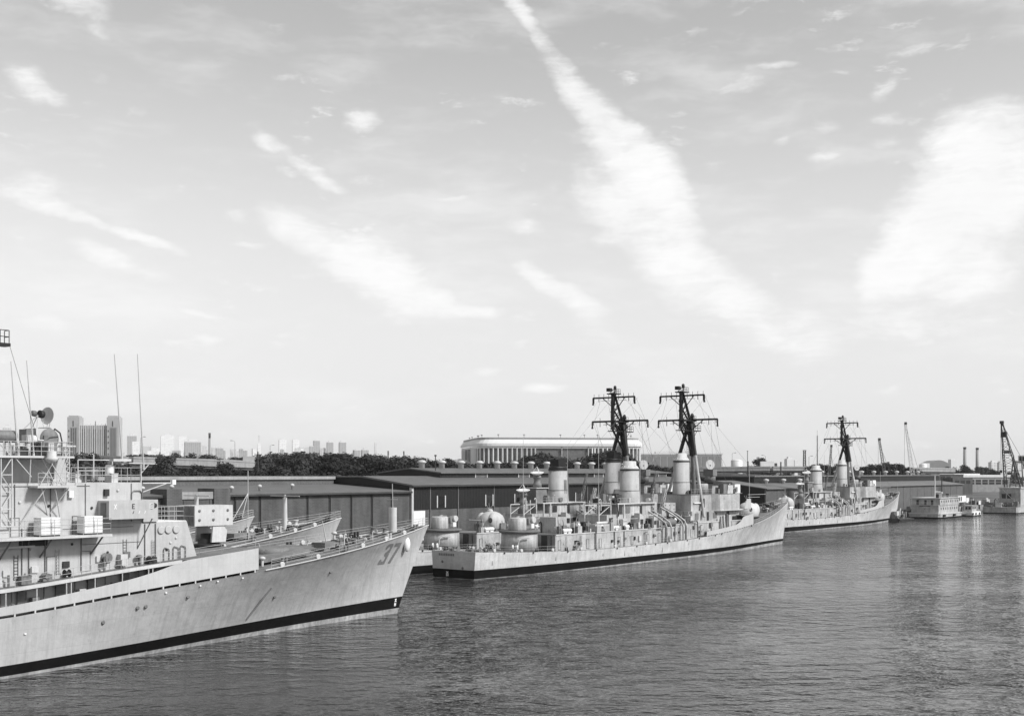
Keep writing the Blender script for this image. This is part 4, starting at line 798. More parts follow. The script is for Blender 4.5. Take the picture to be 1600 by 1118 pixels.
# ---- guided missile destroyers: two side by side, one farther along the quay
TD = math.radians(52)
DEST = Hull([(0, 11.2), (-6, 10.2), (-12, 9.0), (-20, 7.6), (-30, 6.25), (-42, 5.15), (-54, 4.4), (-66, 3.95), (-96, 3.65), (-118, 4.1), (-134.5, 4.85)],
            [(0, .12), (-3, 1.3), (-6, 2.3), (-12, 4.0), (-20, 5.5), (-30, 6.6), (-42, 7.1), (-60, 7.15), (-96, 7.1), (-118, 6.4), (-134.5, 5.2)],
            [(0, .1), (-6, .8), (-12, 1.6), (-20, 2.8), (-30, 4.2), (-45, 5.9), (-60, 6.7), (-90, 6.8), (-118, 5.9), (-134.5, 4.8)], 3.6, 134.5, (-.05, .8, 1.6, -.2))
def mast(r, dark=23.0):
    m = MB(); B = 'mast_black'
    P = Vector
    # dark upper structure: aft post, heavy forward leg, diagonals, platforms
    post = [(-53.4, 0, 29.2), (-53.4, 0, 38.0)]; m.tube(post[0], post[1], .52, 8, .42)
    m.tube((-49.3, 0, 31.5), (-52.6, 0, 37.8), .36, 8, .28).tube((-49.3, 0, 31.6), (-47.9, 0, dark), .92, 10, .8)
    m.tube((-53.4, 0, 34.3), (-50.4, 0, 31.6), .22, 6).tube((-53.4, 0, 31.3), (-50.0, 0, 28.0), .28, 6).tube((-53.4, 0, 29.2), (-48.2, 0, dark + .6), .26, 6)
    m.tube((-53.2, 0, 31.2), (-49.8, 0, 29.2), .24, 6)
    mo = m.build('mast', B, r)
    lg = MB(); lo = MB()
    for s in (-1, 1):
        a = P((-49.4, s * .3, 30.6)); b = P((-52.6, s * 5.6, 8.8)); t = (30.6 - dark) / (30.6 - 8.8); c = a.lerp(b, t); lg.tube(a, c, .46, 8, .42); lo.tube(c, b, .38, 8, .36)
    lg.build('upper_leg', B, mo); lo.build('lower_leg', 'house_b', mo)
    MB().tube((-47.9, 0, dark), (-47.3, 0, 13.8), .5, 10).build('main_post', 'mid_gear', mo)
    for zz, xx, hl, r_ in ((36.9, -53.0, 5.9, .22), (31.35, -50.4, 7.9, .25)):
        y = MB(); y.tube((xx, -hl, zz), (xx, hl, zz), r_, 6, None)
        for yy in np.linspace(-hl * .95, hl * .95, 9):
            y.tube((xx, yy, zz), (xx, yy, zz - random.Random(int(yy * 10)).uniform(.5, 1.3)), .09, 4)
            if int(yy * 7) % 2: y.tube((xx, yy, zz), (xx, yy, zz + .9), .06, 4)
        for s in (-1, 1): y.tube((xx, s * hl, zz), (xx, s * hl, zz - 1.3), .18, 6); y.lathe((xx, s * hl, zz - 1.5), [(.2, -.2), (.28, 0), (.2, .2)], 8); y.tube((xx, s * hl * .55, zz), (-52 if zz > 35 else -50, 0, zz - 3.0), .11, 5)
        y.tube((xx - .01, -hl * .6, zz - .75), (xx - .01, hl * .6, zz - .75),   .04, 4); y.build('yardarm', B, mo)
    p = MB(); p.box(-54.3, -51.5, -1.1, 1.1, 37.6, 37.85).box(-54.4, -48.2, -1.2, 1.2, 31.0, 31.3).box(-54.2, -45.6, -.9, .9, 28.75, 28.95).tube((-46.0, 0, 28.8), (-48.6, 0, 26.0), .07, 5)
    p.rail([(-54.2, -1, 37.85), (-51.6, -1, 37.85), (-51.6, 1, 37.85)], 1.0, .035, .9, 2).rail([(-48.2, -.9, 28.95), (-45.7, -.9, 28.95), (-45.7, .9, 28.95)], 1.2, .04, .9, 2).rail([(-54.3, -1.1, 31.3), (-48.3, -1.1, 31.3)], 1.0, .035, 1.2, 2); p.build('mast_platform', B, mo)
    h = MB(); h.tube((-52.4, 0, 37.9), (-52.4, 0, 39.6), .16, 6).lathe((-52.4, 0, 38.7), [(.2, 0), (.36, .2), (.36, .8), (.12, 1.05)], 10).tube((-53.9, -.6, 37.8), (-54.6, -1.5, 39.0), .05, 4).tube((-53.9, .6, 37.8), (-52.4, 0, 39.2), .09, 5).box(-55.4, -54.3, -.5, .5, 38.2, 39.0); h.build('mast_head', B, mo)
    MB().ball((-48.9, -.4, 32.3), .45, .45, .7, 10, 6).build('radar_pod', B, mo); MB().box(-48.6, -47.9, -.7, -.2, 29.6, 30.6).build('junction_box', B, mo)
    ld = MB()
    for i in range(22): ld.tube((-50.6, -.35, 21 + i * .5), (-50.6, .05, 21 + i * .5), .03, 4)
    ld.tube((-50.6, -.35, 20.8), (-50.6, -.35, 32), .035, 4).tube((-50.6, .05, 20.8), (-50.6, .05, 32), .035, 4).build('mast_ladder', B, mo)
    x_ = MB()
    for za, zb_ in ((29.2, 31.3), (31.3, 33.4), (33.4, 35.5), (35.5, 37.6)):
        for sy in (-.6, .6): x_.tube((-53.4, sy, za), (-53.4 + (zb_ - 29) * .02, -sy, zb_), .1, 5); x_.tube((-53.4, sy, za), (-49.6 - (zb_ - 31.5) * .52 if zb_ > 31.5 else -49.6, sy * .4, zb_), .1, 5)
    x_.build('mast_bracing', B, mo)
    w = MB()
    for y, z, t in ((-7.4, 31.2, (-40, -5.2, 13)), (7.4, 31.2, (-40, 5.2, 13)), (-5.5, 36.8, (-75, -3, 19)), (5.5, 36.8, (-75, 3, 19)), (-4, 31.2, (-34, -4, 16)), (4, 31.2, (-36, 4, 15)), (-6.5, 31.2, (-46, -4.6, 14.2)), (6.5, 31.2, (-46, 4.6, 14.2)), (-2.5, 31.2, (-44, -4.2, 14.2)), (-5, 36.8, (-50.4, -7.2, 31.4)), (5, 36.8, (-50.4, 7.2, 31.4)), (0, 38.5, (-2, 0, 11.5)), (0, 38.5, (-75.6, 0, 21)), (-3, 36.8, (-40, -5.8, 14)), (3, 36.8, (-40, 5.8, 14))): w.tube((-51, y, z), t, .026, 4)
    w.build('halyard', 'mid_gear', mo)
def stack(r, x, z0, z1, rx, ry, cap, name='funnel', lean=0.0):
    o = MB(); o.lathe((x, 0, 0), [(1.18, z0 - 3.2), (1.12, z0), (1.03, z0 + (z1 - z0) * .35), (1.0, z0 + (z1 - z0) * .36), (.97, z1)], 28, rx, ry); f = o.build(name, 'funnel_paint', r)
    MB().lathe((x, 0, z1 - .15), [(1.0, 0), (1.02, .12), (1.0, .3)], 28, rx, ry).build('funnel_band', 'dark_gear', f)
    if cap == 'white':
        MB().lathe((x, 0, z1 + .15), [(.97, 0), (.93, .3), (.68, .75), (.66, 1.75), (.05, 1.8)], 24, rx, ry).build('weather_cover', 'light_gear', f)
        s = MB()
        for i in range(12): t = i * math.pi / 6; s.tube((x + rx * .95 * math.cos(t), ry * .95 * math.sin(t), z1 + .3), (x + rx * .7 * math.cos(t), ry * .7 * math.sin(t), z1 + .95), .05, 4)
        s.build('cover_lacing', 'white_paint', f)
    else:
        MB().lathe((x, 0, z1 + .15), [(.98, 0), (.96, .5), (.8, .7)], 24, rx, ry).build('funnel_top', 'mast_black', f)
        c = MB().box(x - rx * .55, x + rx * .55, -ry * .6, ry * .6, z1 + .8, z1 + 2.3); c.tube((x - rx * .5, 0, z1 + 2.3), (x + rx * .6, .2, z1 + 2.5), .3, 8); c.build('spark_cage', 'mast_black', f)
        for k in range(3): MB().tube((x - .3 + k * .35, -ry * 1.03, z0 + 1.8), (x - .3 + k * .35, -ry * 1.0, z1 - 2.2), .07, 6).build('vent_pipe', 'mid_gear', f)
    MB().lathe((x, 0, z0 + (z1 - z0) * .36), [(1.06, 0), (1.06, .1)], 24, rx, ry).build('funnel_ring', 'mid_gear', f)
    for k, yy in enumerate((-1, 1)): MB().tube((x + rx * .6, yy * ry * .93, z0), (x + rx * .5, yy * ry * .9, z1), .09, 6).build('exhaust_pipe', 'mid_gear', f)
    return f
def director(r, x, z, tilt):
    o = MB().lathe((x, 0, z), [(1.0, 0), (.95, .9), (.75, 1.0), (.75, 2.0), (.95, 2.1), (.8, 2.6)], 14).build('missile_director', 'mid_gear', r); ax = (-.15, -.1, 1)
    MB().lathe((x - .2, -.1, z + 3.0), [(.1, -.35), (.9, -.15), (1.45, .25), (1.5, .3), (1.35, .3), (.8, 0), (.1, -.1)], 22, axis=ax).build('dish', 'white_paint', o)
    s = MB()
    for a in (0, 2.1, 4.2): s.tube((x - .2 + 1.1 * math.cos(a), -.1 + 1.1 * math.sin(a), z + 3.2), (x - .35, -.2, z + 4.6), .05, 5)
    s.build('feed_strut', 'white_paint', o); return o
def destroyer(loc, label, guns, launcher, caps, dirs, seed, foregun='light'):
    r = empty('missile_destroyer', loc, TD); tag(r, label, 'warship', 'missile destroyers laid up along the quay')
    H = DEST; H.build(r, 'hull_b'); zd = H.zd; rd = random.Random(seed); z1 = 7.0
    # main deckhouse, broken into lengths with small jogs
    for k, (xa, xb, hw, zt) in enumerate(((-110.5, -97, 5.3, z1), (-97, -82, 5.75, z1 + .02), (-82, -66, 5.6, z1), (-66, -56, 5.9, z1 + .55), (-56, -33, 5.4, z1 + .6))):
        MB().box(xa + .003, xb, -hw, hw, zd((xa + xb) / 2) - .4, zt).build('deckhouse', 'house_b', r)
        MB().box(xa + .01, xb - .01, -hw + .05, hw - .05, zt + .002, zt + .02).build('deckhouse_top', 'deck_paint', r)
        MB().box(xa + .02, xb - .02, -hw - .12, -hw - .003, zt - .16, zt + .04).build('waterway_bar', 'light_gear', r)
        x = xa + 1.3
        while x < xb - 1.2:
            c = rd.random()
            if c < .3: door(r, x, -hw - .003, zd(x) + .25, 'house_b')
            elif c < .5: MB().tube((x, -hw - .12, zd(x)), (x, -hw - .12, zt - .1), rd.uniform(.06, .13), 6).build('riser_pipe', 'mid_gear', r)
            elif c < .6: MB().box(x - .4, x + .4, -hw - .35, -hw - .003, zd(x) + .8, zd(x) + 1.9).build('wall_locker', rd.choice(('mid_gear', 'light_gear')), r)
            elif c < .68: MB().path([(x, -hw - .4, zd(x)), (x, -hw - .4, zt - .9), (x + .15, -hw - .4, zt - .65), (x + .9, -hw - .4, zt - .6)], .11, 7).build('bent_pipe', 'mid_gear', r)
            elif c < .76: gear(r, 'hose_reel', (x, -hw - .45, zd(x) + .2), 0, .9)
            elif c < .84: gear(r, 'ladder', (x, -hw - .1, zd(x)), math.pi / 2, 1.1)
            elif c < .94: gear(r, rd.choice(('locker', 'equipment_box', 'vent', 'spool')), (x, -hw - .6, zd(x)), 0, .8)
            x += rd.uniform(1.5, 3.2)
    # quarterdeck: launcher ring and drum
    MB().lathe((-115, 0, 4.0), [(3.6, 0), (3.5, 3.5)], 30).build('launcher_base', 'house_b', r)
    MB().lathe((-115, 0, 7.5), [(3.9, 0), (4.0, .12), (4.0, .35), (3.9, .42)], 30).build('launcher_ring', 'deck_paint', r)
    MB().box(-111.9, -110.55, -4.4, -2.9, 4.0, 6.9).build('dark_doorway', 'dark_gear', r)
    MB().path([(-118.6, -2.2, 4.1), (-118.4, -2.5, 6.2), (-117.9, -2.8, 6.6), (-116.6, -3.6, 6.6)], .13, 6).build('deck_pipe', 'light_gear', r)
    if launcher:
        o = MB().lathe((-115.6, 0, 7.9), [(1.7, 0), (1.75, .2), (1.7, 2.3), (1.45, 2.45), (.1, 2.5)], 20).build('missile_launcher', 'house_b', r)
        for yy in (-1.2, 1.2): MB().cbox((-113.3, yy, 9.7), (1.8, .9, 1.3), 0, -.15).build('launcher_arm', 'mid_gear', o); MB().lathe((-113.0, yy * 1.5, 9.9), [(.6, -.3), (.6, .3)], 12, axis=(0, 1, 0)).build('elevation_gear', 'light_gear', o)
        MB().box(-113.9, -113.0, -2.1, -1.4, 8.3, 9.2).build('control_box', 'white_paint', o)
    scatter(r, seed + 1, 14, -133, -120, -4, 4, zd, ['bitts', 'vent', 'hatch', 'capstan', 'gooseneck_pipe', 'spool', 'hose_reel'], .6, 1.0)
    for x in (-131, -124, -117, -108): gear(r, 'bitts', (x, -H.bd(x) + .7, zd(x)), 0, .9); gear(r, 'bitts', (x, H.bd(x) - .7, zd(x)), 0, .9)
    for x in (-129.5, -122.2, -113, -104, -92, -80, -70): gear(r, 'chock', H.edge(x, -1, .0, -.15), 0, 1.3)
    for yy in (-4.3, -3.2): MB().lathe((-121.2, yy, 5.0), [(.45, -.15), (.5, 0), (.45, .15)], 14, axis=(.6, -1, 0)).build('cable_drum', 'white_paint', r)
    xs = [-134.3, -128, -120, -112, -104, -96, -88, -80, -72, -64]
    MB().rail([H.edge(x, -1, 0, -.12) for x in xs], 1.0, .02, 2.6, 2).build('deck_railing', 'rail_grey', r); MB().rail([H.edge(-134.3, -1, 0, -.15), H.edge(-134.3, 1, 0, -.15)], 1.0, .02, 2.2, 2).build('stern_railing', 'rail_grey', r)
    if guns: gun_mount(r, -99.6, z1 + .3, -1, True); MB().lathe((-99.6, 0, z1), [(3.0, 0), (3.0, .1)], 24).build('gun_ring', 'deck_paint', r)
    else:
        scatter(r, seed + 2, 16, -109, -93, -4.8, 4.5, lambda x: z1, SMALL, .8, 1.3)
        for x in (-95.5, -92.5): MB().box(x - 1.1, x + 1.1, -5.2, -3.6, z1 + .02, z1 + 1.5).build('stowage_bin', 'house_b', r)
        MB().box(-106.5, -103, -2.5, 1.5, z1 + .02, z1 + 3.2).build('shelter', 'house_b', r)
    # pipe frame and second level houses aft of the funnel
    fr = MB()
    for yy in (-3.4, 0.2):
        fr.tube((-92.6, yy, z1), (-92.6, yy, z1 + 5.2), .12, 6).tube((-88.2, yy, z1), (-88.2, yy, z1 + 5.2), .12, 6).tube((-92.6, yy, z1 + 5.2), (-88.2, yy, z1 + 5.2), .12, 6).tube((-92.6, yy, z1 + 3.2), (-88.2, yy, z1 + 5.2), .08, 5)
    fr.build('pipe_frame', 'light_gear', r)
    for x in (-92.2, -88.6): gear(r, 'gooseneck_pipe', (x, -3.6, z1 + 4.2), math.pi, 1.2)
    MB().box(-90, -80.5, -3.6, 3.6, z1 + .03, 10.2).build('second_deckhouse', 'house_b', r)
    MB().box(-80.497, -68.5, -4.2, 4.2, z1 + .03, 9.9).build('boiler_casing', 'house_b', r)
    MB().box(-83.5, -69.5, -3.3, 3.3, 9.903, 12.3).build('funnel_casing', 'house_b', r); MB().box(-86.5, -70.5, -3.9, 3.9, 12.303, 12.5).build('funnel_platform', 'light_gear', r)
    for x in (-86, -83.6): MB().tube((x, -3.7, z1), (x, -3.7, 12.3), .18, 8).build('platform_post', 'light_gear', r)
    stack(r, -75.6, 12.5, 19.6, 2.6, 1.95, caps[0])
    MB().add([(-72, -1.6, 12.4), (-69.2, -1.6, 8.0), (-69.2, 1.6, 8.0), (-72, 1.6, 12.4), (-75, -1.6, 12.4), (-75, -1.6, 8.0), (-75, 1.6, 8.0), (-75, 1.6, 12.4)], [(0, 1, 2, 3), (0, 4, 5, 1), (3, 2, 6, 7)]).build('uptake_trunk', 'light_gear', r)
    MB().rail([(-86.4, -3.8, 12.5), (-78.6, -3.8, 12.5)], 1.1, .025, 1.3, 2).build('platform_railing', 'rail_grey', r)
    scatter(r, seed + 3, 14, -90, -68.5, -5.3, -4.4, lambda x: z1, SMALL, .7, 1.2); scatter(r, seed + 4, 6, -86, -79, -3, 3, lambda x: 12.5, ['vent', 'equipment_box', 'gooseneck_pipe', 'locker'], .7, 1.1)
    if dirs:
        MB().add([(-86.8, -2.2, 10.2), (-81.5, -2.2, 10.2), (-81.5, 2.2, 10.2), (-86.8, 2.2, 10.2), (-85.9, -1.6, 15.6), (-82.2, -1.6, 15.6), (-82.2, 1.6, 15.6), (-85.9, 1.6, 15.6)], [(4, 5, 6, 7), (0, 1, 5, 4), (1, 2, 6, 5), (2, 3, 7, 6), (3, 0, 4, 7)]).build('director_pedestal', 'mid_gear', r)
        MB().box(-86.3, -81.8, -2.0, 2.0, 15.603, 15.75).build('director_platform', 'light_gear', r); director(r, -83.4, 15.75, 0); director(r, -88.4, 12.0, 0); MB().lathe((-88.4, 0, 10.2), [(1.2, 0), (1.1, 1.8)], 14).build('director_foot', 'mid_gear', r)
    else:
        for x, y in ((-87.5, -1.2), (-84.5, 1)): gear(r, 'equipment_box', (x, y, 12.5 if x > -86 else 10.2), 0, 1.3)
    # torpedo tubes, ventilation trunks, dark panels painted as recess shade, awning posts
    tt = MB().lathe((-93.5, -4.6, z1), [(.7, 0), (.7, .5), (.4, .6), (.4, .9)], 12).build('torpedo_mount', 'mid_gear', r)
    for dy, dz in ((-.35, 0), (.35, 0), (0, .55)): MB().tube((-95.4, -4.6 + dy, z1 + 1.2 + dz), (-91.6, -4.6 + dy, z1 + 1.2 + dz), .27, 10).build('torpedo_tube', 'light_gear', tt)
    for x, y, w_, h_ in ((-79.6, -4.9, 1.6, 3.4), (-73.8, -4.7, 1.2, 2.6), (-68.2, -3.6, 1.8, 3.8), (-65.6, -4.0, 1.0, 2.3), (-71.5, -2.6, 1.4, 5.2)):
        v = MB(); v.add([(x - w_ / 2, y - .7, z1), (x + w_ / 2, y - .7, z1), (x + w_ / 2, y + .7, z1), (x - w_ / 2, y + .7, z1), (x - w_ / 2, y - .7, z1 + h_), (x + w_ / 2, y - .7, z1 + h_ * .8), (x + w_ / 2, y + .7, z1 + h_ * .8), (x - w_ / 2, y + .7, z1 + h_)], [(4, 5, 6, 7), (0, 1, 5, 4), (1, 2, 6, 5), (2, 3, 7, 6), (3, 0, 4, 7)]); vo = v.build('vent_trunk', rd.choice(('house_b', 'light_gear', 'mid_gear')), r)
        MB().box(x - w_ * .35, x + w_ * .35, y - .76, y - .703, z1 + h_ * .3, z1 + h_ * .62).build('louvre', 'dark_gear', vo)
    for x, y, w_, za, zb_ in ((-88.5, -3.66, 1.4, 7.6, 9.6), (-84.2, -3.66, .9, 7.2, 9.2), (-78.4, -4.26, 1.0, 7.4, 9.4), (-74.9, -4.26, 1.8, 7.9, 9.3), (-70.3, -4.26, .9, 7.2, 9.2), (-81.5, -3.36, 1.6, 10.4, 11.8), (-76.3, -3.36, .9, 10.1, 11.9), (-54.8, -4.96, 1.6, 8.2, 9.7), (-49.6, -4.96, 1.0, 7.9, 9.9), (-46.2, -4.96, 1.8, 8.4, 9.6), (-39.7, -4.96, 1.2, 8.0, 9.8)):
        MB().box(x - w_ / 2, x + w_ / 2, y - .03, y + .056, za, zb_).build('recess_shade', rd.choice(('dark_gear', 'dark_gear', 'mid_gear')), r)  # flat panels, the dark of shaded openings put into their colour
    ap = MB()
    for x in (-108.5, -104, -99, -90.5, -86.8, -79.5, -74.5): ap.tube((x, -5.2, z1), (x, -5.2, z1 + 2.3), .06, 5)
    ap.tube((-90.5, -5.2, z1 + 2.3), (-74.5, -5.2, z1 + 2.3), .06, 5).build('awning_frame', 'rail_grey', r)
    for k in range(9): x = rd.uniform(-90, -58); y = rd.uniform(-4.5, 3.5); z = rd.choice((z1, 9.9)); MB().tube((x, y, z), (x + rd.uniform(-1.2, 1.2), y + rd.uniform(-.8, .8), z + rd.uniform(2.5, 6)), rd.uniform(.05, .14), 6).build('rigging_pole', rd.choice(('light_gear', 'mid_gear', 'dark_gear')), r)
    scatter(r, seed + 11, 22, -92, -57, -5.2, 4.5, lambda x: z1 if x < -66 else z1 + .6, SMALL + ['raft_canister'], .9, 1.6); scatter(r, seed + 12, 8, -86, -70, -3.1, 3.1, lambda x: 12.5, SMALL, .8, 1.3); scatter(r, seed + 13, 10, -56, -46, -4.2, 4.2, lambda x: 14.05, SMALL, .8, 1.3)
    for k in range(34):
        x = rd.uniform(-110, -57); y = rd.choice((rd.uniform(-5.3, -4.2), rd.uniform(-4, 4))); zb = z1 if x < -66 else z1 + .6; w_ = rd.uniform(.3, .9); h_ = rd.uniform(.5, 2.2)
        o = MB().box(x - w_, x + w_, y - .35, y + .35, zb, zb + h_); o.tube((x, y, zb + h_), (x + rd.uniform(-.8, .8), y, zb + h_ + rd.uniform(.3, 1.4)), .07, 5); o.build('deck_machinery', rd.choice(('dark_gear', 'mid_gear', 'mid_gear', 'house_b')), r)
    for k in range(16):
        x = rd.uniform(-109, -34); z = zd(x) + rd.uniform(.6, 2.0); MB().box(x - rd.uniform(.15, .5), x + rd.uniform(.15, .5), -5.99, -5.35, z, z + rd.uniform(.25, .9)).build('wall_fitting', rd.choice(('dark_gear', 'mid_gear')), r)
    for x in (-107, -105.6, -90.2, -88.6, -84.6): gear(r, 'raft_canister', (x, -5.0, z1 + .1), 0, 1.0)
    # boat davits: curved arms either side of midships
    for x in (-70.8, -68.9, -63.8, -62.3):
        MB().path([(x, -6.6, zd(x)), (x, -6.6, zd(x) + 3.0), (x - .25, -6.2, zd(x) + 4.2), (x - .9, -5.0, zd(x) + 5.3), (x - 2.2, -3.4, zd(x) + 6.6), (x - 3.2, -2.6, zd(x) + 7.3)], .2, 8).build('boat_davit', 'house_b', r)
    for xa, xb, zt in ((-73.5, -71.2, 7.4), (-60.8, -57.2, 8.1)):
        MB().path([(xa, -6.5, zt), (xb - .4, -6.5, zt), (xb, -6.5, zt - .4), (xb, -6.5, zd(xb))], .16, 8).build('bent_frame', 'mid_gear', r)
    MB().lattice((-67, -2, z1), (-64.5, -2.5, 15.5), .8, .5, 8, .07).build('cargo_boom', 'light_gear', r)
    MB().lattice((-65.5, 2, z1), (-62, 1.5, 19.0), .7, .4, 9, .07).build('cargo_boom', 'mid_gear', r)
    lb = MB().ball((-66.5, -4.6, z1 + .9), 3.0, 1.0, .95, 18, 8); lb.build('canvas_boat', 'mid_gear', r)
    # rocket launcher amidships
    MB().box(-66, -57.5, -4.8, 4.8, z1 + .58, z1 + .75).build('launcher_deck', 'deck_paint', r); box_launcher(r, -61.0, z1 + 1.25, 5.0, 3.0, 2.0, 'house_b')
    # bridge superstructure
    MB().box(-57, -34, -4.9, 4.9, z1 + .62, 10.2).build('bridge_lower', 'house_b', r)
    MB().prism([(-56.5, -4.4), (-47, -4.4), (-45.5, -5.9), (-36, -5.9), (-31.5, -3.8), (-30.5, 0), (-31.5, 3.8), (-36, 5.9), (-45.5, 5.9), (-47, 4.4), (-56.5, 4.4)], lambda x, y: 10.203, lambda x, y: 13.9).build('bridge_upper', 'house_b', r)
    MB().prism([(-47, -4.6), (-45.6, -6.15), (-35.8, -6.15), (-28.0, -5.0), (-28.0, 5.0), (-35.8, 6.15), (-45.6, 6.15), (-47, 4.6)], 10.02, 10.198).build('bridge_wing', 'light_gear', r)
    MB().add([(-33.5, -6.1, 10.2), (-27.9, -5.0, 10.2), (-27.9, -5.0, 12.6), (-31.3, -5.65, 12.6), (-33.5, -6.05, 10.2), (-27.9, -4.94, 10.2), (-27.9, -4.94, 12.6), (-31.3, -5.6, 12.6)], [(0, 1, 2, 3), (7, 6, 5, 4), (3, 2, 6, 7), (1, 5, 6, 2), (0, 3, 7, 4)]).build('wing_screen', 'bulwark', r)
    MB().box(-56.6, -31.5, -4.5, 4.5, 13.905, 14.05).build('bridge_roof', 'deck_paint', r)
    MB().prism([(-45, -3.6), (-36, -3.6), (-33, -2), (-33, 2), (-36, 3.6), (-45, 3.6)], 14.053, 16.4).build('pilothouse', 'house_b', r)
    MB().box(-45.6, -36.4, -4.2, 4.2, 16.403, 16.75).build('pilothouse_roof', 'dark_gear', r)
    for x in (-41.5, -39.8, -38.1, -36.6): MB().box(x - .55, x + .55, -3.66, -3.603, 15.2, 16.0).build('bridge_window', 'glass', r)
    MB().box(-43.2, -41.6, -5.6, -4.5, 14.06, 16.3).build('chart_box', 'mid_gear', r); MB().box(-36.4, -33.6, -5.0, -3.8, 14.06, 16.2).build('signal_box', 'white_paint', r); MB().box(-40.8, -38.2, -5.5, -4.4, 14.06, 16.0).build('flag_bag', 'light_gear', r)
    MB().rail([(-56.4, -4.4, 14.05), (-45.5, -4.4, 14.05)], 1.1, .025, 1.3, 2).build('bridge_railing', 'rail_grey', r); MB().rail([(-37, -5.2, 14.05), (-32, -3.6, 14.05)], 1.1, .025, 1.3, 2).build('wing_railing', 'rail_grey', r)
    MB().box(-51.2, -50.2, -4.46, -4.403, 10.9, 13.0).build('open_door', 'dark_gear', r); MB().box(-55.5, -52.2, -4.75, -4.403, 11.9, 12.15).build('handrail_shelf', 'white_paint', r)
    MB().lathe((-48.6, -2.9, 14.05), [(1.4, 0), (1.4, 2.2), (1.2, 2.4)], 18).build('water_tank', 'house_b', r)
    dd = MB().lathe((-39.5, 0, 16.75), [(1.3, 0), (1.3, 1.3), (1.0, 1.5)], 16).build('gun_director', 'mid_gear', r); MB().cbox((-39.5, 0, 19.0), (2.0, 2.6, 1.6)).build('director_body', 'mid_gear', dd)
    MB().lathe((-39.9, -.2, 20.9), [(1.15, -.04), (1.2, .0), (1.15, .04)], 22, axis=(-.55, -.83, .1)).build('radar_ring', 'light_gear', dd); MB().tube((-39.5, 0, 19.8), (-39.9, -.2, 20.9), .2, 6).build('radar_stem', 'dark_gear', dd)
    scatter(r, seed + 5, 8, -44, -34.5, -5.2, -4.0, lambda x: 14.05, ['equipment_box', 'vent', 'locker', 'hose_reel'], .7, 1.1)
    stack(r, -53.2, 14.0, 21.6, 2.35, 1.75, caps[1]); mast(r)
    # side bulwark with curved forward opening
    top = pchip([-55, -40.5, -38.2, -36.8, -35.9, -35.2, -29.8], [1.15, 1.25, 1.5, 1.95, 2.5, 2.75, 2.75])
    for side in (-1, 1):
        b = MB(); xsb = [-54 + i * .6 for i in range(41)]; xsb[-1] = -29.8
        for xa, xb in zip(xsb, xsb[1:]):
            A = H.edge(xa, side, .16, .02); Bq = H.edge(xb, side, .16, .02); vs = [A, Bq, (Bq[0], Bq[1], zd(xb) + top(xb)), (A[0], A[1], zd(xa) + top(xa))]; vs += [(p[0], p[1] - side * .06, p[2]) for p in vs]
            fs = [(0, 1, 2, 3), (7, 6, 5, 4), (3, 2, 6, 7), (4, 5, 1, 0), (0, 3, 7, 4), (1, 5, 6, 2)]; b.add(vs, fs if side == -1 else [f[::-1] for f in fs])
        bo = b.build('bulwark', 'bulwark', r); c = MB(); x = -53.8
        while x < -30: c.cbox(H.edge(x, side, .08, -.04), (.25, .1, .22)); x += 1.3
        c.build('bracket', 'light_gear', bo)
    MB().box(-35.5, -29.9, -6.4, 6.4, zd(-32) + 2.55, zd(-32) + 2.75).build('gun_deck', 'deck_paint', r); MB().box(-37.5, -30.2, -5.2, 5.2, zd(-34) - .1, zd(-32) + 2.54).build('break_house', 'dark_gear', r)
    for x, m_ in ((-44.6, 'house_b'), (-43.2, 'light_gear'), (-42.2, 'mid_gear'), (-41.0, 'light_gear')): MB().tube((x, -5.9, zd(x)), (x + rd.uniform(-.3, .3), -5.8, zd(x) + rd.uniform(2.4, 4.2)), rd.uniform(.25, .4), 8).build('stowed_gear', m_, r)
    MB().rail([(-35.4, -6.2, zd(-32) + 2.75), (-30, -6.2, zd(-32) + 2.75)], 1.0, .03, 1.2, 2).build('gun_deck_railing', 'rail_grey', r)
    zf = zd(-20); gun_mount(r, -19.5, zf + .2, 1, foregun == 'white')
    xs = [-28, -24, -20, -16, -12, -8, -5, -2.5, -.8]
    MB().rail([H.edge(x, -1, 0, -.12) for x in xs], 1.0, .022, 2.2, 2).rail([H.edge(x, 1, 0, -.12) for x in xs], 1.0, .022, 2.2, 2).build('bow_railing', 'rail_grey', r)
    scatter(r, seed + 6, 14, -13, -4, -2.2, 2.2, lambda x: zd(x - 1.5), ['bitts', 'capstan', 'winch', 'hatch', 'vent', 'spool', 'locker_stack'], .7, 1.1)
    MB().tube((1.8, 0, 11.0), (1.8, 0, 14.8), .06, 5).build('jackstaff', 'rail_grey', r); MB().tube((-27.2, -4.2, 10.5), (-27.2, -4.2, 19.5), .06, 5).build('whip_antenna', 'rail_grey', r); MB().tube((-93.5, -3.9, 7), (-93.5, -3.9, 26.5), .07, 5, .04).build('whip_antenna', 'rail_grey', r); MB().tube((-77.5, -3.9, 12), (-77.5, -3.9, 25), .06, 5, .04).build('whip_antenna', 'rail_grey', r)
    MB().tube((-30, -5.2, 13.6), (-24, -7.0, 13.7), .05, 5).tube((-30, -5.2, 13.0), (-26, -6.4, 13.0), .05, 5).build('signal_boom', 'rail_grey', r)
    # hull marks: stern draft figures, ports, scuppers
    for k in range(2): letters(MB(), 'HX'[k], lambda u, v: (-134.53, 1.7 - u * .55, .32 + k * .45 + v * .25), 1, .2).build('draft_mark', 'white_paint', r)
    for yy, zz in ((2.6, 2.9), (-2.2, 1.9)): MB().lathe((-134.5, yy, zz), [(.25, 0), (.25, .06), (.12, .1)], 12, axis=(-1, 0, 0)).build('stern_port', 'mid_gear', r)
    for k in range(9): MB().cbox((-134.52, 3.3 - k * .42, 4.2), (.03, .3, .42)).build('name_letter', 'number_grey', r)
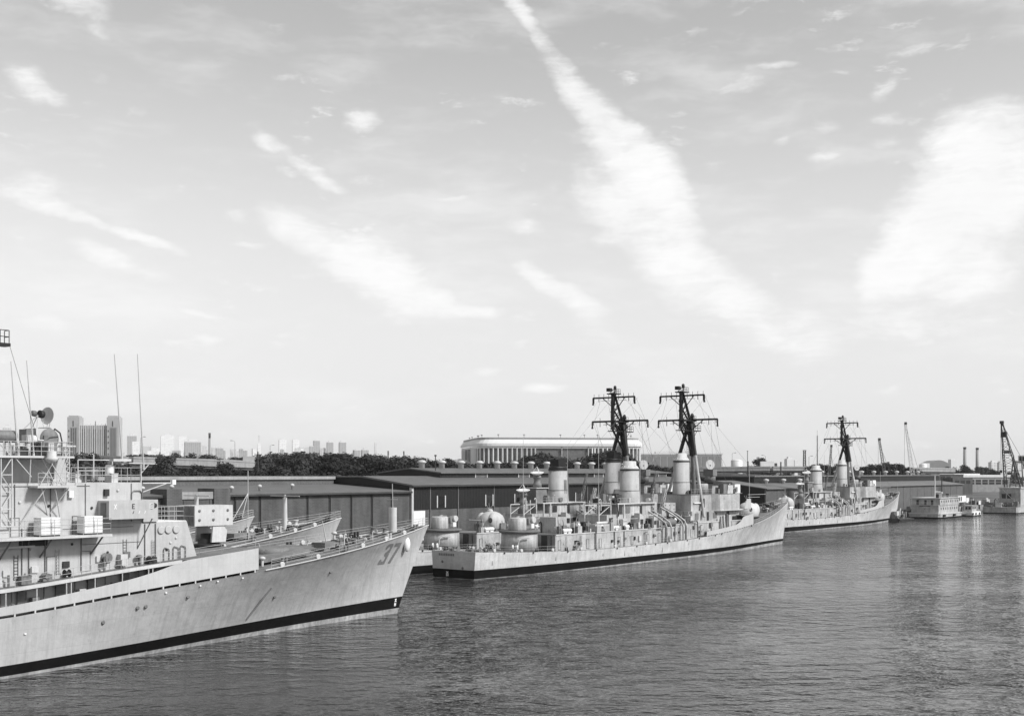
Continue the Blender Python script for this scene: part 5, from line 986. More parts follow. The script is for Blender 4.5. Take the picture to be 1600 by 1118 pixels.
    for x in (-127, -119, -108.5, -99, -91.5, -84, -76.5, -71.6, -63, -57.5, -50, -47, -31):
        MB().cbox(H.edge(x, -1, -.12, .03), (.35, .12, .3)).build('scupper', 'dark_gear', r)
    for x, z in ((-112, 2.6), (-96.5, 2.5), (-88.5, 2.4), (-73.5, 2.3), (-130, 2.7)): p = H.pt(x, z, -1, .02); MB().cbox((p[0], p[1], p[2]), (.12, .06, rd.uniform(.5, 1.1))).build('rust_run', 'number_grey', r)
    return r
AO = Vector((72.23, 325.2, 0)); DH = Vector((math.cos(TD), math.sin(TD), 0)); DP = Vector((-math.sin(TD), math.cos(TD), 0))
destroyer(tuple(AO), 'long grey destroyer in mid picture with capped pale funnels and its stern toward us', False, True, ('white', 'white'), False, 100)
destroyer(tuple(AO - DH * 4.5 + DP * 16), 'destroyer moored behind the middle one, black funnel tops and white rounded gun mount', True, True, ('black', 'black'), True, 200)
destroyer((152.0, 481.5, 0), 'farthest destroyer, bow toward the barges and crane at right', True, False, ('white', 'white'), True, 300, 'white')

# ---------------------------------------------------------------- barges, workboat and floating crane at the far quay
def barracks_barge():
    r = empty('barracks_barge', q(383.5, 52.4, 0), TH); tag(r, 'two-deck accommodation barge with blunt grey stern and rubber fenders, moored at right', 'barge'); L, W = 31.0, 13.2
    hb = MB(); sec = [(0, .7), (.6, 0), (L - 2.5, 0), (L, 2.5)]
    hb.prism([(0, .8), (.8, 0), (L - 3, 0), (L, 3), (L, W - 3), (L - 3, W), (.8, W), (0, W - .8)], -1.5, 2.2); hb.build('hull', 'house_b', r)
    MB().prism([(-.15, .65), (.7, -.15), (L - 3, -.15), (L + .15, 2.9), (L + .15, W - 2.9), (L - 3, W + .15), (.7, W + .15), (-.15, W - .65)], 1.75, 2.25).build('rubbing_strake', 'light_gear', r)
    MB().prism([(-.05, .75), (.75, -.05), (L - 3, -.05), (L + .05, 3), (L + .05, W - 3), (L - 3, W + .05), (.75, W + .05), (-.05, W - .75)], -1.4, .55).build('boot_top', 'boot', r)
    MB().box(1.2, 27, .9, W - .9, 2.25, 5.4).build('lower_house', 'house_b', r); MB().box(2.4, 27.3, .7, W - .7, 5.403, 8.3).build('upper_house', 'house_b', r); MB().box(2.0, 27.8, .3, W - .3, 8.303, 8.5).build('roof', 'light_gear', r)
    MB().box(1.0, 2.4, .9, W - .9, 5.403, 5.55).build('stern_gallery', 'light_gear', r); MB().rail([(1.1, 1, 5.55), (1.1, W - 1, 5.55)], 1.1, .03, 1.5).build('gallery_railing', 'rail_grey', r)
    for k in range(8):
        for z in (3.6, 6.6): MB().box(4 + k * 2.9, 4.8 + k * 2.9, (.84 if z < 5 else .64), (.897 if z < 5 else .697), z, z + .9).build('window', 'glass', r)
    for y in (3.5, 6.2, 9.5): MB().box(2.34, 2.397, y, y + 1.0, 5.6, 7.6).build('door', 'dark_gear', r)
    MB().box(1.14, 1.197, 4.5, 8.8, 5.0, 5.25).build('awning_rail', 'dark_gear', r)
    for x in (4.5, 17.5): MB().tube((x - .9, -.4, 1.2), (x + .9, -.4, 1.2), .45, 10).build('fender', 'rubber', r)
    MB().tube((26.5, -.5, 2.6), (27.6, -.5, 4.2), .5, 8).build('fender', 'rubber', r)
    f = MB().lathe((19, 6, 8.5), [(1.1, 0), (1.0, 2.2), (1.05, 2.3)], 14).build('funnel', 'light_gear', r); MB().box(18.2, 20.2, 5.4, 6.6, 10.83, 11.4).build('funnel_cap', 'mast_black', f)
    MB().tube((9, 5, 8.5), (9, 5, 17.8), .22, 8).tube((9, 5, 11.0), (13, 4, 11.0), .14, 6).build('derrick_post', 'steel_white', r); MB().tube((24, 7, 8.5), (24, 7, 16.8), .25, 8).build('exhaust_mast', 'steel_dark', r)
    for x in (6, 13, 16, 22): gear(r, 'locker', (x, 3 + x % 3, 8.5), .3, 1.5)
    MB().rail([(2.2, .5, 8.5), (27, .5, 8.5)], 1.0, .03, 2).build('roof_railing', 'rail_grey', r)
    MB().box(-.25, -.153, 5.2, 8.0, .7, 1.7).build('stern_plate', 'light_gear', r)
    bl = MB().box(28.5, 39, 1.4, 1.7, 6.2, 9.0).build('awning_screen', 'white_paint', r)
    for x in (29.6, 31.9): MB().box(x, x + 1.2, 1.33, 1.397, 6.7, 8.6).build('screen_gap', 'dark_gear', r)
    for x in (28.8, 38.6): MB().tube((x, 1.8, 2.0), (x, 1.8, 6.3), .12, 6).build('screen_post', 'light_gear', r)
    MB().box(27.8, 39.5, 1.0, 8.0, 1.0, 2.2).build('gangway', 'mid_gear', r)
barracks_barge()
def workboat():
    r = empty('workboat', q(422.5, 51.0, 0), TH); tag(r, 'small workboat with boxy cabin and tyre fenders beside the accommodation barge', 'boat')
    MB().prism([(0, .3), (.4, 0), (12, 0), (17, 2.4), (12, 4.8), (.4, 4.8), (0, 4.5)], -1, 1.9).build('hull', 'white_paint', r); MB().prism([(-.05, .25), (.4, -.06), (12, -.06), (17.1, 2.4), (12, 4.86), (.4, 4.86), (-.05, 4.55)], -.9, .35).build('boot_top', 'boot', r)
    c = MB().box(1.5, 8, .7, 4.1, 1.903, 4.4).build('cabin', 'house_b', r); MB().box(1.1, 8.4, .4, 4.4, 4.403, 4.6).build('cabin_roof', 'light_gear', c)
    for x in (2.2, 4, 5.8): MB().box(x, x + 1.1, .64, .697, 3.1, 4.0).build('cabin_window', 'glass', c)
    for y in (1.2, 2.6): MB().box(1.44, 1.497, y, y + 1, 2.9, 4.0).build('cabin_window', 'glass', c)
    for x in (.4, 4.5, 9.5, 13.2): MB().lathe((x, -.2 if x < 12 else .3, 1.0), [(.25, -.15), (.5, -.15), (.5, .15), (.25, .15)], 12, axis=(0, 1, 0)).build('tyre_fender', 'rubber', r)
    MB().tube((6, 2.4, 4.6), (6, 2.4, 7.5), .08, 6).tube((5.4, 2.4, 6.5), (6.6, 2.4, 6.5), .05, 5).build('boat_mast', 'rail_grey', r); MB().rail([(8.5, .3, 1.9), (12, .3, 1.9), (16, 2.2, 1.9)], .9, .03, 1.5, 2).build('railing', 'rail_grey', r)
workboat()
def crane_barge():
    r = empty('crane_barge', q(469, 44.6, 0), TH); tag(r, 'floating crane barge with tall dark lattice boom at the right edge', 'crane barge'); L, W = 60.0, 16.0
    MB().prism([(0, .6), (1, 0), (L, 0), (L, W), (1, W), (0, W - .6)], -1.5, 2.9).build('hull', 'house_b', r); MB().prism([(-.05, .55), (.95, -.06), (L + .05, -.06), (L + .05, W + .06), (.95, W + .06), (-.05, W - .55)], -1.4, .35).build('boot_top', 'boot', r)
    for x in (14, 20): MB().box(x, x + 1.5, -.12, -.003, .9, 1.6).build('hull_patch', 'dark_gear', r)
    h = MB().box(8, 40, .8, 10.4, 2.903, 11.6).build('machinery_house', 'house_b', r); MB().box(7.6, 40.4, .4, 10.8, 11.603, 12.1).build('house_roof', 'light_gear', h)
    for x in (15.5, 18.5): MB().box(x, x + 2.2, .73, .797, 7.4, 9.4).build('window', 'dark_gear', h)
    for y in (5, 7.4): MB().box(7.94, 7.997, y, y + 1.9, 6.8, 9.0).build('window', 'dark_gear', h)
    bt = Vector((0, 6, 43.2)); bs = Vector((17, 0, 12.1))
    cx = Vector((11.5, 5.4, 12.1)); tip = Vector((5.5, 8.6, 42.4))
    b = MB()
    for s in (-3.6, 3.6):
        f0 = cx + Vector((0, s, 0)); b.tube(f0, tip + Vector((0, s * .1, 0)), .34, 8, .22)
        b.tube(f0 + Vector((4.5, 0, 0)), tip + Vector((.8, s * .1, 0)), .22, 8, .16)
    for i in range(12):
        t = i / 12; u = (i + 1) / 12; w0 = 3.6 * (1 - t) + .36 * t; w1 = 3.6 * (1 - u) + .36 * u; p0 = cx.lerp(tip, t); p1 = cx.lerp(tip, u)
        b.tube(p0 + Vector((0, -w0, 0)), p1 + Vector((0, w1, 0)), .09, 5).tube(p0 + Vector((0, w0, 0)), p1 + Vector((0, -w1, 0)), .09, 5).tube(p1 + Vector((0, -w1, 0)), p1 + Vector((0, w1, 0)), .1, 5)
        d0 = 4.5 * (1 - t) + .8 * t; d1 = 4.5 * (1 - u) + .8 * u
        for s in (-1, 1): b.tube(p0 + Vector((0, s * w0, 0)), p1 + Vector((d1, s * w1, 0)), .08, 5); b.tube(p1 + Vector((0, s * w1, 0)), p1 + Vector((d1, s * w1, 0)), .08, 5)
    bo = b.build('boom', 'steel_dark', r); MB().cbox(tip + Vector((.2, 0, .3)), (1.6, 1.6, 1.4)).build('boom_head', 'steel_dark', bo)
    MB().cbox(cx.lerp(tip, .82) + Vector((.6, 0, 0)), (2.2, 2.4, 2.6)).build('hoist_block', 'mast_black', bo); MB().cbox(cx.lerp(tip, .55) + Vector((1.5, 0, 0)), (2.4, 2.6, 1.4)).build('hoist_carriage', 'steel_mid', bo)
    w = MB(); 
    for dy in (-.3, .3): w.tube(tip + Vector((-.5, dy, 0)), (4.4, 8.6 + dy, 20), .06, 4)
    w.build('hoist_wire', 'steel_dark', bo); MB().cbox((4.4, 8.6, 19.5), (1, 1, 1.4)).build('hook_block', 'steel_dark', bo)
    a = MB(); top = Vector((17, 4.5, 26.5))
    for s in (-3, 3): a.tube((15, 4.5 + s, 12.1), top + Vector((0, s * .6, 0)), .3, 8).tube((25, 4.5 + s, 12.1), top + Vector((0, s * .6, 0)), .26, 8); a.tube(top + Vector((0, s * .5, 0)), tip, .09, 5)
    for z in (16, 20, 24): a.tube((16.3, 2.0, z), (16.3, 7.0, z), .18, 6); a.tube((22, 2.2, z), (16.3, 2.0, z + 1.5), .15, 6)
    a.build('gantry', 'steel_mid', r); c = MB().box(17.5, 21.5, 0, 4.4, 23.5, 27.2).build('operator_cab', 'white_paint', r); MB().box(18, 21, -.07, -.003, 24.6, 26.6).build('cab_window', 'dark_gear', c); MB().box(17.43, 17.497, .5, 3.9, 24.6, 26.6).build('cab_window', 'dark_gear', c)
    ld = MB().lattice((18.5, 1.0, 12.1), (18.5, 1.0, 23.5), 1.2, 1.2, 8, .12).build('access_tower', 'steel_white', r); MB().tube((19, 2, 27.2), (19, 2, 32), .08, 5).build('cab_aerial', 'rail_grey', r)
    MB().tube((7.6, 9.4, 11.8), (7.4, 1.0, 3.1), .13, 6).build('stair_stringer', 'light_gear', r)
    scatter(r, 77, 20, 1, 7, 1, 16, lambda x: 2.9, SMALL, 1.2, 2.0); scatter(r, 78, 14, 8, 50, 11.2, 16, lambda x: 2.9, SMALL, 1.0, 1.7); MB().rail([(1, .3, 2.9), (L, .3, 2.9)], 1.1, .04, 2.5, 2).build('deck_railing', 'rail_grey', r)
crane_barge()
def landing_float():
    r = empty('mooring_float', q(341, 54, 0), TH); tag(r, 'dark low mooring float heaped with gear ahead of the farthest bow', 'float')
    MB().box(0, 14, 0, 7, -.6, 1.3).build('float_deck', 'steel_dark', r); MB().box(-1, 15, -.6, -.003, .6, 1.1).build('float_wale', 'rubber', r)
    scatter(r, 88, 34, .8, 13, .8, 6.4, lambda x: 1.3, SMALL + ['raft_canister'], 1.0, 1.9); MB().box(3, 6, 2, 5, 1.303, 4.0).build('tool_shed', 'light_gear', r)
landing_float()
# quay clutter: crates, drums, a low shed, trailer truck, land cranes
def quay_things():
    rd = random.Random(9); crate = None
    kinds = ['white_paint', 'light_gear', 'mid_gear', 'steel_dark', 'concrete']
    names = {'white_paint': 'white', 'light_gear': 'pale grey', 'mid_gear': 'mid grey', 'steel_dark': 'dark', 'concrete': 'concrete grey'}
    for i in range(46):
        a = rd.uniform(300, 620) if i % 4 else rd.uniform(505, 640); off = rd.uniform(QUAY + 2, WALL - 2) if a < 500 else rd.uniform(QUAY + 2, WALL + 55); k = rd.choice(kinds); s = rd.uniform(1.0, 2.6)
        r = empty('cargo_crate', q(a, off, GZ + .004), TH + rd.uniform(-.3, .3)); tag(r, names[k] + ' crate among the gear stored on the far quay', 'crate', names[k] + ' crates on the far quay')
        MB().box(-s * .7, s * .7, -s * .5, s * .5, .15, s).build('crate_body', k, r); MB().box(-s * .7, s * .7, -s * .4, -s * .25, 0, .147).build('skid', 'steel_dark', r); MB().box(-s * .7, s * .7, s * .25, s * .4, 0, .147).build('skid', 'steel_dark', r)
        MB().box(-s * .73, s * .73, -s * .53, s * .53, s + .003, s + .1).build('crate_lid', k, r)
    t = empty('trailer_truck', at(1547, 765, 1085) * Vector((1, 1, 0)) + Vector((0, 0, GZ)), math.radians(180)); tag(t, 'white box trailer truck parked beyond the pale warehouse', 'truck')
    MB().box(0, 14, -1.3, 1.3, 1.25, 5.6).build('trailer', 'white_paint', t); c = MB().box(14.6, 16.8, -1.25, 1.25, .8, 4.2).build('cab', 'dark_gear', t); MB().box(16.8, 18, -1.2, 1.2, .8, 2.2).build('bonnet', 'dark_gear', t)
    for x in (1.5, 2.9, 13, 14.4, 17.3):
        for y in (-1.3, 1.3): MB().lathe((x, y, .55), [(.2, -.15), (.55, -.15), (.55, .15), (.2, .15)], 12, axis=(0, 1, 0)).build('wheel', 'rubber', t)
    for px, pt, d, w, m, lab in ((1388, (1374, 687), 640, 2.0, 'steel_mid', 'thin dark lattice crane jib leaning left behind the pale warehouse'), (1431, (1415, 662), 660, 2.4, 'steel_white', 'tall white lattice crane jib behind the pale warehouse'), (1293, (1299, 697), 760, 1.7, 'steel_mid', 'slim grey crane jib beside the farthest mast')):
        b0 = at(px, 745, d); tp = at(pt[0], pt[1], d); r = empty('mobile_crane', (b0.x, b0.y, GZ), 0); tag(r, lab, 'crane'); ox = tp.x - b0.x
        MB().lattice((0, 0, 2.5), (ox, 0, tp.z - GZ), w, .7, 22, .10).build('jib', m, r); MB().cbox((ox, 0, tp.z - GZ + .3), (1.2, 1.0, 1.4)).build('jib_head', 'steel_dark', r); MB().tube((ox - .6, 0, tp.z - GZ), (ox - .6, 0, 12), .06, 4).build('hoist_wire', 'steel_dark', r)
        MB().box(-2, 6, -2, 2, 1.6, 5).build('machinery_cab', m, r); MB().tube((5, 0, 5), (ox * .9, 0, tp.z - GZ - 3), .07, 4).build('pendant_wire', 'steel_dark', r)
        for y in (-2, 2): MB().box(-4, 5, y - .5, y + .5, 0, 1.5).build('crawler_track', 'rubber', r)
quay_things()
def far_workshops():
    r = empty('workshop', (at(1500, 0, 1000).x, 1000, GZ), math.radians(8)); tag(r, 'pale flat-roofed workshop with white roof edge and row of windows, beyond the quay at right', 'building')
    MB().box(0, 44, 0, 30, 0, 12.2).build('wall', 'concrete', r); MB().box(-.5, 44.5, -.5, 30, 12.203, 14.2).build('roof', 'white_paint', r); MB().box(-18, 22, 8, 40, 14.203, 15.2).build('upper_roof', 'white_paint', r)
    for k in range(7):
        w = MB().box(2 + k * 5.9, 6.6 + k * 5.9, -.12, -.003, 6.4, 10.2).build('window', 'glass', r); MB().box(2 + k * 5.9, 6.6 + k * 5.9, -.16, -.123, 8.2, 8.5).build('mullion', 'concrete', w)
    r = empty('brick_workshop', (at(1455, 0, 900).x, 900, GZ), math.radians(14)); tag(r, 'dark brick workshop with square window openings behind the pale warehouse end', 'building')
    MB().box(0, 27, 0, 30, 0, 14.3).build('wall', 'brick', r); MB().box(10, 26.5, -12, 0 - .003, 0, 12.2).build('wing', 'brick', r)
    for k in range(3): MB().box(3 + k * 4.9, 6.6 + k * 4.9, -.1, -.003, 11, 13.2).build('window', 'glass', r); MB().box(12 + k * 4.6, 15.4 + k * 4.6, -12.1, -12.003, 8.0, 10.3).build('window', 'glass', r)
    MB().box(-.4, 27.4, -.4, 30, 14.303, 14.9).build('roof', 'roof_pale', r)
far_workshops()

# ---------------------------------------------------------------- viaduct, lamp posts, poles
def viaduct(name, pts, label, depth=1.8, w=14.0, pier=32.0):
    r = empty(name, (pts[0][0], pts[0][1], GZ), 0); tag(r, label, 'viaduct'); o = Vector((pts[0][0], pts[0][1], GZ)); P = [Vector(p) - o for p in pts]
    for (a, b) in zip(P, P[1:]):
        d = (b - a); n = Vector((d.y, -d.x, 0)).normalized(); fs = [(3, 2, 1, 0), (4, 5, 6, 7), (0, 1, 5, 4), (1, 2, 6, 5), (2, 3, 7, 6), (3, 0, 4, 7)]
        def slab(o0, o1, z0, z1, nm, m): MB().add([a + n * o0 + Vector((0, 0, z0)), b + n * o0 + Vector((0, 0, z0)), b + n * o1 + Vector((0, 0, z0)), a + n * o1 + Vector((0, 0, z0)), a + n * o0 + Vector((0, 0, z1)), b + n * o0 + Vector((0, 0, z1)), b + n * o1 + Vector((0, 0, z1)), a + n * o1 + Vector((0, 0, z1))], fs).build(nm, m, r)
        slab(w / 2, -w / 2, -depth, -.003, 'deck', 'concrete'); slab(w / 2 + .25, w / 2 - .2, .0, 1.1, 'parapet', 'concrete'); slab(-w / 2 + .2, -w / 2 - .25, .0, 1.1, 'parapet', 'concrete'); slab(w / 2 - 1.2, w / 2 - 2, -depth - 1.4, -depth - .003, 'girder', 'steel_mid')
        k = max(1, int(d.length / pier))
        for i in range(k):
            p = a.lerp(b, (i + .5) / k); q0 = p + n * (w / 2 - 2.5); q1 = p - n * (w / 2 - 2.5)
            for c in (q0, q1): MB().box(c.x - .8, c.x + .8, c.y - .8, c.y + .8, 0, p.z - depth - 1.6).build('pier', 'concrete', r)
            MB().add([q0 + n + Vector((0, 0, -depth - 1.6)), q1 - n + Vector((0, 0, -depth - 1.6)), q1 - n + Vector((0, 0, -depth - .01)), q0 + n + Vector((0, 0, -depth - .01))] + [v + Vector((1.2, 1.2, 0)) for v in (q0 + n + Vector((0, 0, -depth - 1.6)), q1 - n + Vector((0, 0, -depth - 1.6)), q1 - n + Vector((0, 0, -depth - .01)), q0 + n + Vector((0, 0, -depth - .01)))], [(0, 1, 2, 3), (7, 6, 5, 4), (0, 4, 5, 1), (3, 2, 6, 7)]).build('pier_cap', 'concrete', r)
    return r
def vpt(px, py, d): p = at(px, py, d); return (p.x, p.y, p.z)
viaduct('highway_viaduct', [vpt(20, 708, 720), vpt(200, 716, 700), vpt(330, 720, 735), vpt(450, 726, 800), vpt(600, 730, 900), vpt(760, 733, 1000)], 'concrete highway viaduct running through the trees at left', 3.2)
viaduct('highway_viaduct', [vpt(960, 733, 860), vpt(1090, 731.5, 840), vpt(1200, 730.5, 840), vpt(1330, 731, 860), vpt(1480, 733, 940)], 'long pale highway viaduct crossing behind the right-hand masts', 2.0)
viaduct('highway_ramp', [vpt(1000, 741, 720), vpt(1120, 741, 700), vpt(1200, 745, 680), vpt(1245, 750, 660)], 'concrete ramp sloping down from the right-hand viaduct', 1.4, 9.0)
def lamp_post(px, py, d, side, label, h=11.0):
    p = at(px, py, d); z0 = p.z - h; r = empty('street_lamp', (p.x, p.y, z0), 0); tag(r, label, 'street lamp', 'lamp posts along the highway')
    MB().tube((0, 0, 0), (0, 0, h - .6), .16, 6, .1).path([(0, 0, h - .7), (side * .5, 0, h - .2), (side * 1.6, 0, h)], .08, 5).build('lamp_pole', 'steel_mid', r); MB().cbox((side * 2.1, 0, h), (1.3, .45, .3)).build('lamp_head', 'steel_dark', r)
for i, (px, py, d, s_, nt_) in enumerate(((367, 688, 745, -1, 'tall street lamp on the left viaduct, arm to the left'), (422, 695, 790, 1, 'street lamp on the left viaduct with its arm to the right'), (220, 682, 700, 1, 'street lamp on the left viaduct behind the whip aerials'), (1144, 707, 842, 1, 'curved street lamp on the right viaduct nearest the middle mast'), (1196, 711, 842, -1, 'street lamp above the lone treetop on the right viaduct'), (1264, 712, 850, 1, 'street lamp on the right viaduct left of the far mast'))): lamp_post(px, py, d, s_, nt_)
def pole(px, pyt, pyb, d, rad, label, m='steel_dark', name='utility_pole', cat='pole'):
    t = at(px, pyt, d); b = at(px, pyb, d); r = empty(name, (t.x, t.y, GZ), 0); tag(r, label, cat); z = t.z - GZ
    MB().tube((0, 0, 0), (0, 0, z), rad, 8, rad * .7).build('shaft', m, r); return r, z
r_, z_ = pole(403, 705, 755, 420, .28, 'dark wooden pole standing before the trees by the left viaduct'); MB().box(-1.2, 1.2, -.1, .1, z_ - 1.2, z_ - .95).build('cross_arm', 'steel_dark', r_)
r_, z_ = pole(1277, 680, 735, 900, .5, 'very tall thin radio mast left of the far warship mast', 'steel_mid', 'radio_mast', 'mast'); MB().tube((0, 0, z_), (0, 0, z_ + 4), .1, 5).build('aerial', 'steel_mid', r_)
r_, z_ = pole(1168, 705, 735, 900, .35, 'slim pole behind the right viaduct', 'steel_mid')
MB().lathe((0, 0, z_), [(.5, 0), (.5, .6)], 8).build('pole_cap', 'steel_dark', r_)
p = at(1257, 704, 1000); r_ = empty('lattice_tower', (p.x, p.y, GZ), 0); tag(r_, 'short dark lattice tower left of the tall radio mast', 'tower'); MB().lattice((0, 0, 0), (0, 0, p.z - GZ), 2.6, 1.6, 16, .22).build('tower_frame', 'steel_dark', r_); MB().box(-1.2, 1.2, -1.2, 1.2, p.z - GZ, p.z - GZ + .6).build('tower_head', 'steel_dark', r_)

# ---------------------------------------------------------------- trees
def tree_meshes(seed, leaf):
    """a broad-crowned tree 1 unit = 1 m, about 20 m high: trunk with limbs, crown of leaf-clump faces"""
    rd = random.Random(seed); t = MB(); t.tube((0, 0, 0), (.2, .1, 7), .55, 8, .38); lobes = []
    n = rd.randint(15, 19)
    for i in range(n):
        a = rd.uniform(0, 2 * math.pi); h = rd.uniform(7.0, 17.5); rr = (5.6 if h < 13 else 5.6 * (1 - (h - 13) / 7.5)) * rd.uniform(.45, 1.05)
        lobes.append((rr * math.cos(a), rr * math.sin(a), h, rd.uniform(1.7, 3.1)))
    lobes.append((0, 0, 17.5, 2.4)); lobes.append((.5, -.4, 13, 3.4))
    for l in lobes[:9]: m = (l[0] * .35, l[1] * .35, 6 + (l[2] - 6) * .45); t.tube((.1, 0, 5.2 + rd.random() * 2), m, .24, 6, .16).tube(m, l[:3], .16, 5, .05)
    c = MB(); vs = []; fs = []
    for (lx, ly, lz, lr) in lobes:
        k = int(58 * lr)
        for _ in range(k):
            u = rd.uniform(-1, 1); a = rd.uniform(0, 2 * math.pi); s = math.sqrt(1 - u * u); rad = lr * (rd.random() ** .35) * rd.uniform(.8, 1.12)
            d = Vector((s * math.cos(a), s * math.sin(a), u * .8)); p = Vector((lx, ly, lz)) + d * rad
            nrm = (d + Vector((rd.uniform(-.6, .6), rd.uniform(-.6, .6), rd.uniform(-.2, .9)))).normalized(); e = nrm.orthogonal().normalized(); e = (Matrix.Rotation(rd.uniform(0, 6.28), 3, nrm) @ e); g = nrm.cross(e); z = rd.uniform(.32, .62)
            o = len(vs); vs += [p + e * z, p + g * z * .8, p - e * z * .9, p - g * z * .75]; fs.append((o, o + 1, o + 2, o + 3))
    c.add(vs, fs)
    def me(mb, nm, mat_):
        m = bpy.data.meshes.new(nm); m.from_pydata(mb.v, [], mb.f); m.materials.append(MATS[mat_]); m.polygons.foreach_set('use_smooth', mb.sm); m.update(); return m
    return me(t, 'trunk', 'bark'), me(c, 'crown', leaf)
TREES = [tree_meshes(300 + i, 'leaf' if i % 3 else 'leaf_pale') for i in range(6)]
TRD = random.Random(44)
def tree(px, py, d, label, group, kind=None, wide=1.0, base=None):
    p = at(px, py, d); h = max(4.0, p.z - GZ); k = TRD.randrange(6) if kind is None else kind; s = h / 20.0
    r = empty('tree', (p.x, p.y, GZ), TRD.uniform(0, 6.28)); tag(r, label, 'tree', group)
    sx = max(s, .62) * wide * TRD.uniform(.95, 1.2)
    for nm, me in zip(('trunk', 'crown'), TREES[k]):
        o = bpy.data.objects.new(nm, me); COL.objects.link(o); o.parent = r; o.scale = (sx, sx, s)
    return r
def belt(x0, x1, step, d0, d1, prof, label, group, jit=5.0, wide=1.0):
    f = pchip(*zip(*prof)); x = x0
    while x < x1:
        tree(x + TRD.uniform(-step * .3, step * .3), f(x) + TRD.uniform(-jit * .4, jit), TRD.uniform(d0, d1), label, group, None, wide); x += step * TRD.uniform(.8, 1.2)
belt(-30, 205, 26, 430, 520, [(0, 716), (100, 708), (135, 697), (175, 718), (230, 726)], 'leafy tree behind the leading ship\'s bridge', 'trees behind the leading ship', 4)
belt(190, 440, 13, 860, 930, [(190, 710), (240, 706), (310, 705), (360, 712), (440, 707)], 'dark treetop showing above the left viaduct', 'trees beyond the left viaduct', 5, 1.1)
for k_, (px_, py_, w_) in enumerate(((264, 708, 'tall dark tree hiding part of the left viaduct'), (306, 722, 'round tree below the viaduct, right of the tall dark one'), (350, 719, 'full-crowned tree in front of the left viaduct beside the pole'))): tree(px_, py_, 640, w_, None, k_)
belt(200, 430, 17, 470, 600, [(200, 740), (280, 733), (340, 729), (430, 734)], 'low tree in front of the left viaduct', 'low trees before the left viaduct', 6, .95)
belt(420, 640, 13, 640, 700, [(400, 706), (450, 703), (520, 706), (640, 710)], 'tall tree in the back of the dense wood', 'back row of the dense wood', 6, 1.0)
belt(300, 720, 19, 395, 450, [(300, 739), (400, 732), (450, 717), (480, 710), (560, 714), (610, 712), (720, 720)], 'leafy tree close behind the brick warehouse roof', 'front row of trees behind the brick warehouse', 10, .95)
belt(220, 640, 21, 350, 372, [(220, 748), (320, 740), (420, 742), (520, 735), (600, 738), (700, 744)], 'low bushy tree just above the brick warehouse roof line', 'low trees above the brick warehouse roof', 6, 1.0)
belt(440, 800, 16, 520, 600, [(440, 706), (520, 706), (600, 707), (680, 712), (800, 719)], 'leafy tree in the dense wood left of the stadium', 'wood left of the stadium', 8, 1.15)
belt(640, 1090, 11, 560, 640, [(640, 718), (720, 721), (735, 722), (800, 722), (815, 712), (845, 704), (870, 710), (890, 712), (905, 718), (935, 706), (960, 702), (985, 710), (1010, 722), (1090, 727)], 'leafy tree in front of the stadium facade', 'trees in front of the stadium', 4, 1.1)
for k_, (px_, py_, d_, w_) in enumerate(((812, 715, 600, 1.2), (828, 708, 590, 1.3), (846, 703, 610, 1.4), (864, 709, 600, 1.3), (880, 716, 620, 1.2), (898, 714, 600, 1.2), (916, 709, 610, 1.3), (934, 704, 600, 1.4), (952, 701, 590, 1.4), (970, 706, 600, 1.3), (988, 714, 610, 1.2), (1004, 720, 620, 1.2), (760, 720, 600, 1.2), (742, 721, 610, 1.2), (780, 721, 600, 1.2))): tree(px_, py_, d_, 'broad-crowned tree standing close before the stadium wall', 'big trees before the stadium wall', None, w_)
belt(1080, 1330, 34, 980, 1100, [(1080, 728), (1330, 729)], 'small distant treetop above the right viaduct', 'treetops above the right viaduct', 3, .8)
tree(1187, 712, 940, 'lone taller tree rising above the right viaduct', None, 2, .9); tree(1197, 721, 950, 'bushy tree beside the lone tall one above the right viaduct', None, 1, .9)
belt(1262, 1330, 12, 780, 840, [(1260, 724), (1285, 721), (1330, 728)], 'dense tree left of the far warship mast', 'trees left of the far mast', 3, .9)
belt(1340, 1440, 11, 740, 800, [(1340, 724), (1370, 722), (1395, 718), (1440, 732)], 'dense tree behind the pale warehouse and crane jibs', 'trees behind the crane jibs', 3, 1.0)
belt(1440, 1560, 12, 1120, 1250, [(1440, 732), (1480, 727), (1520, 724), (1560, 732), (1600, 738)], 'dense tree behind the workshops at right', 'trees behind the workshops', 3, 1.0)
belt(1550, 1640, 14, 1150, 1250, [(1550, 734), (1640, 738)], 'low tree behind the floating crane', 'trees behind the floating crane', 3, 1.0)

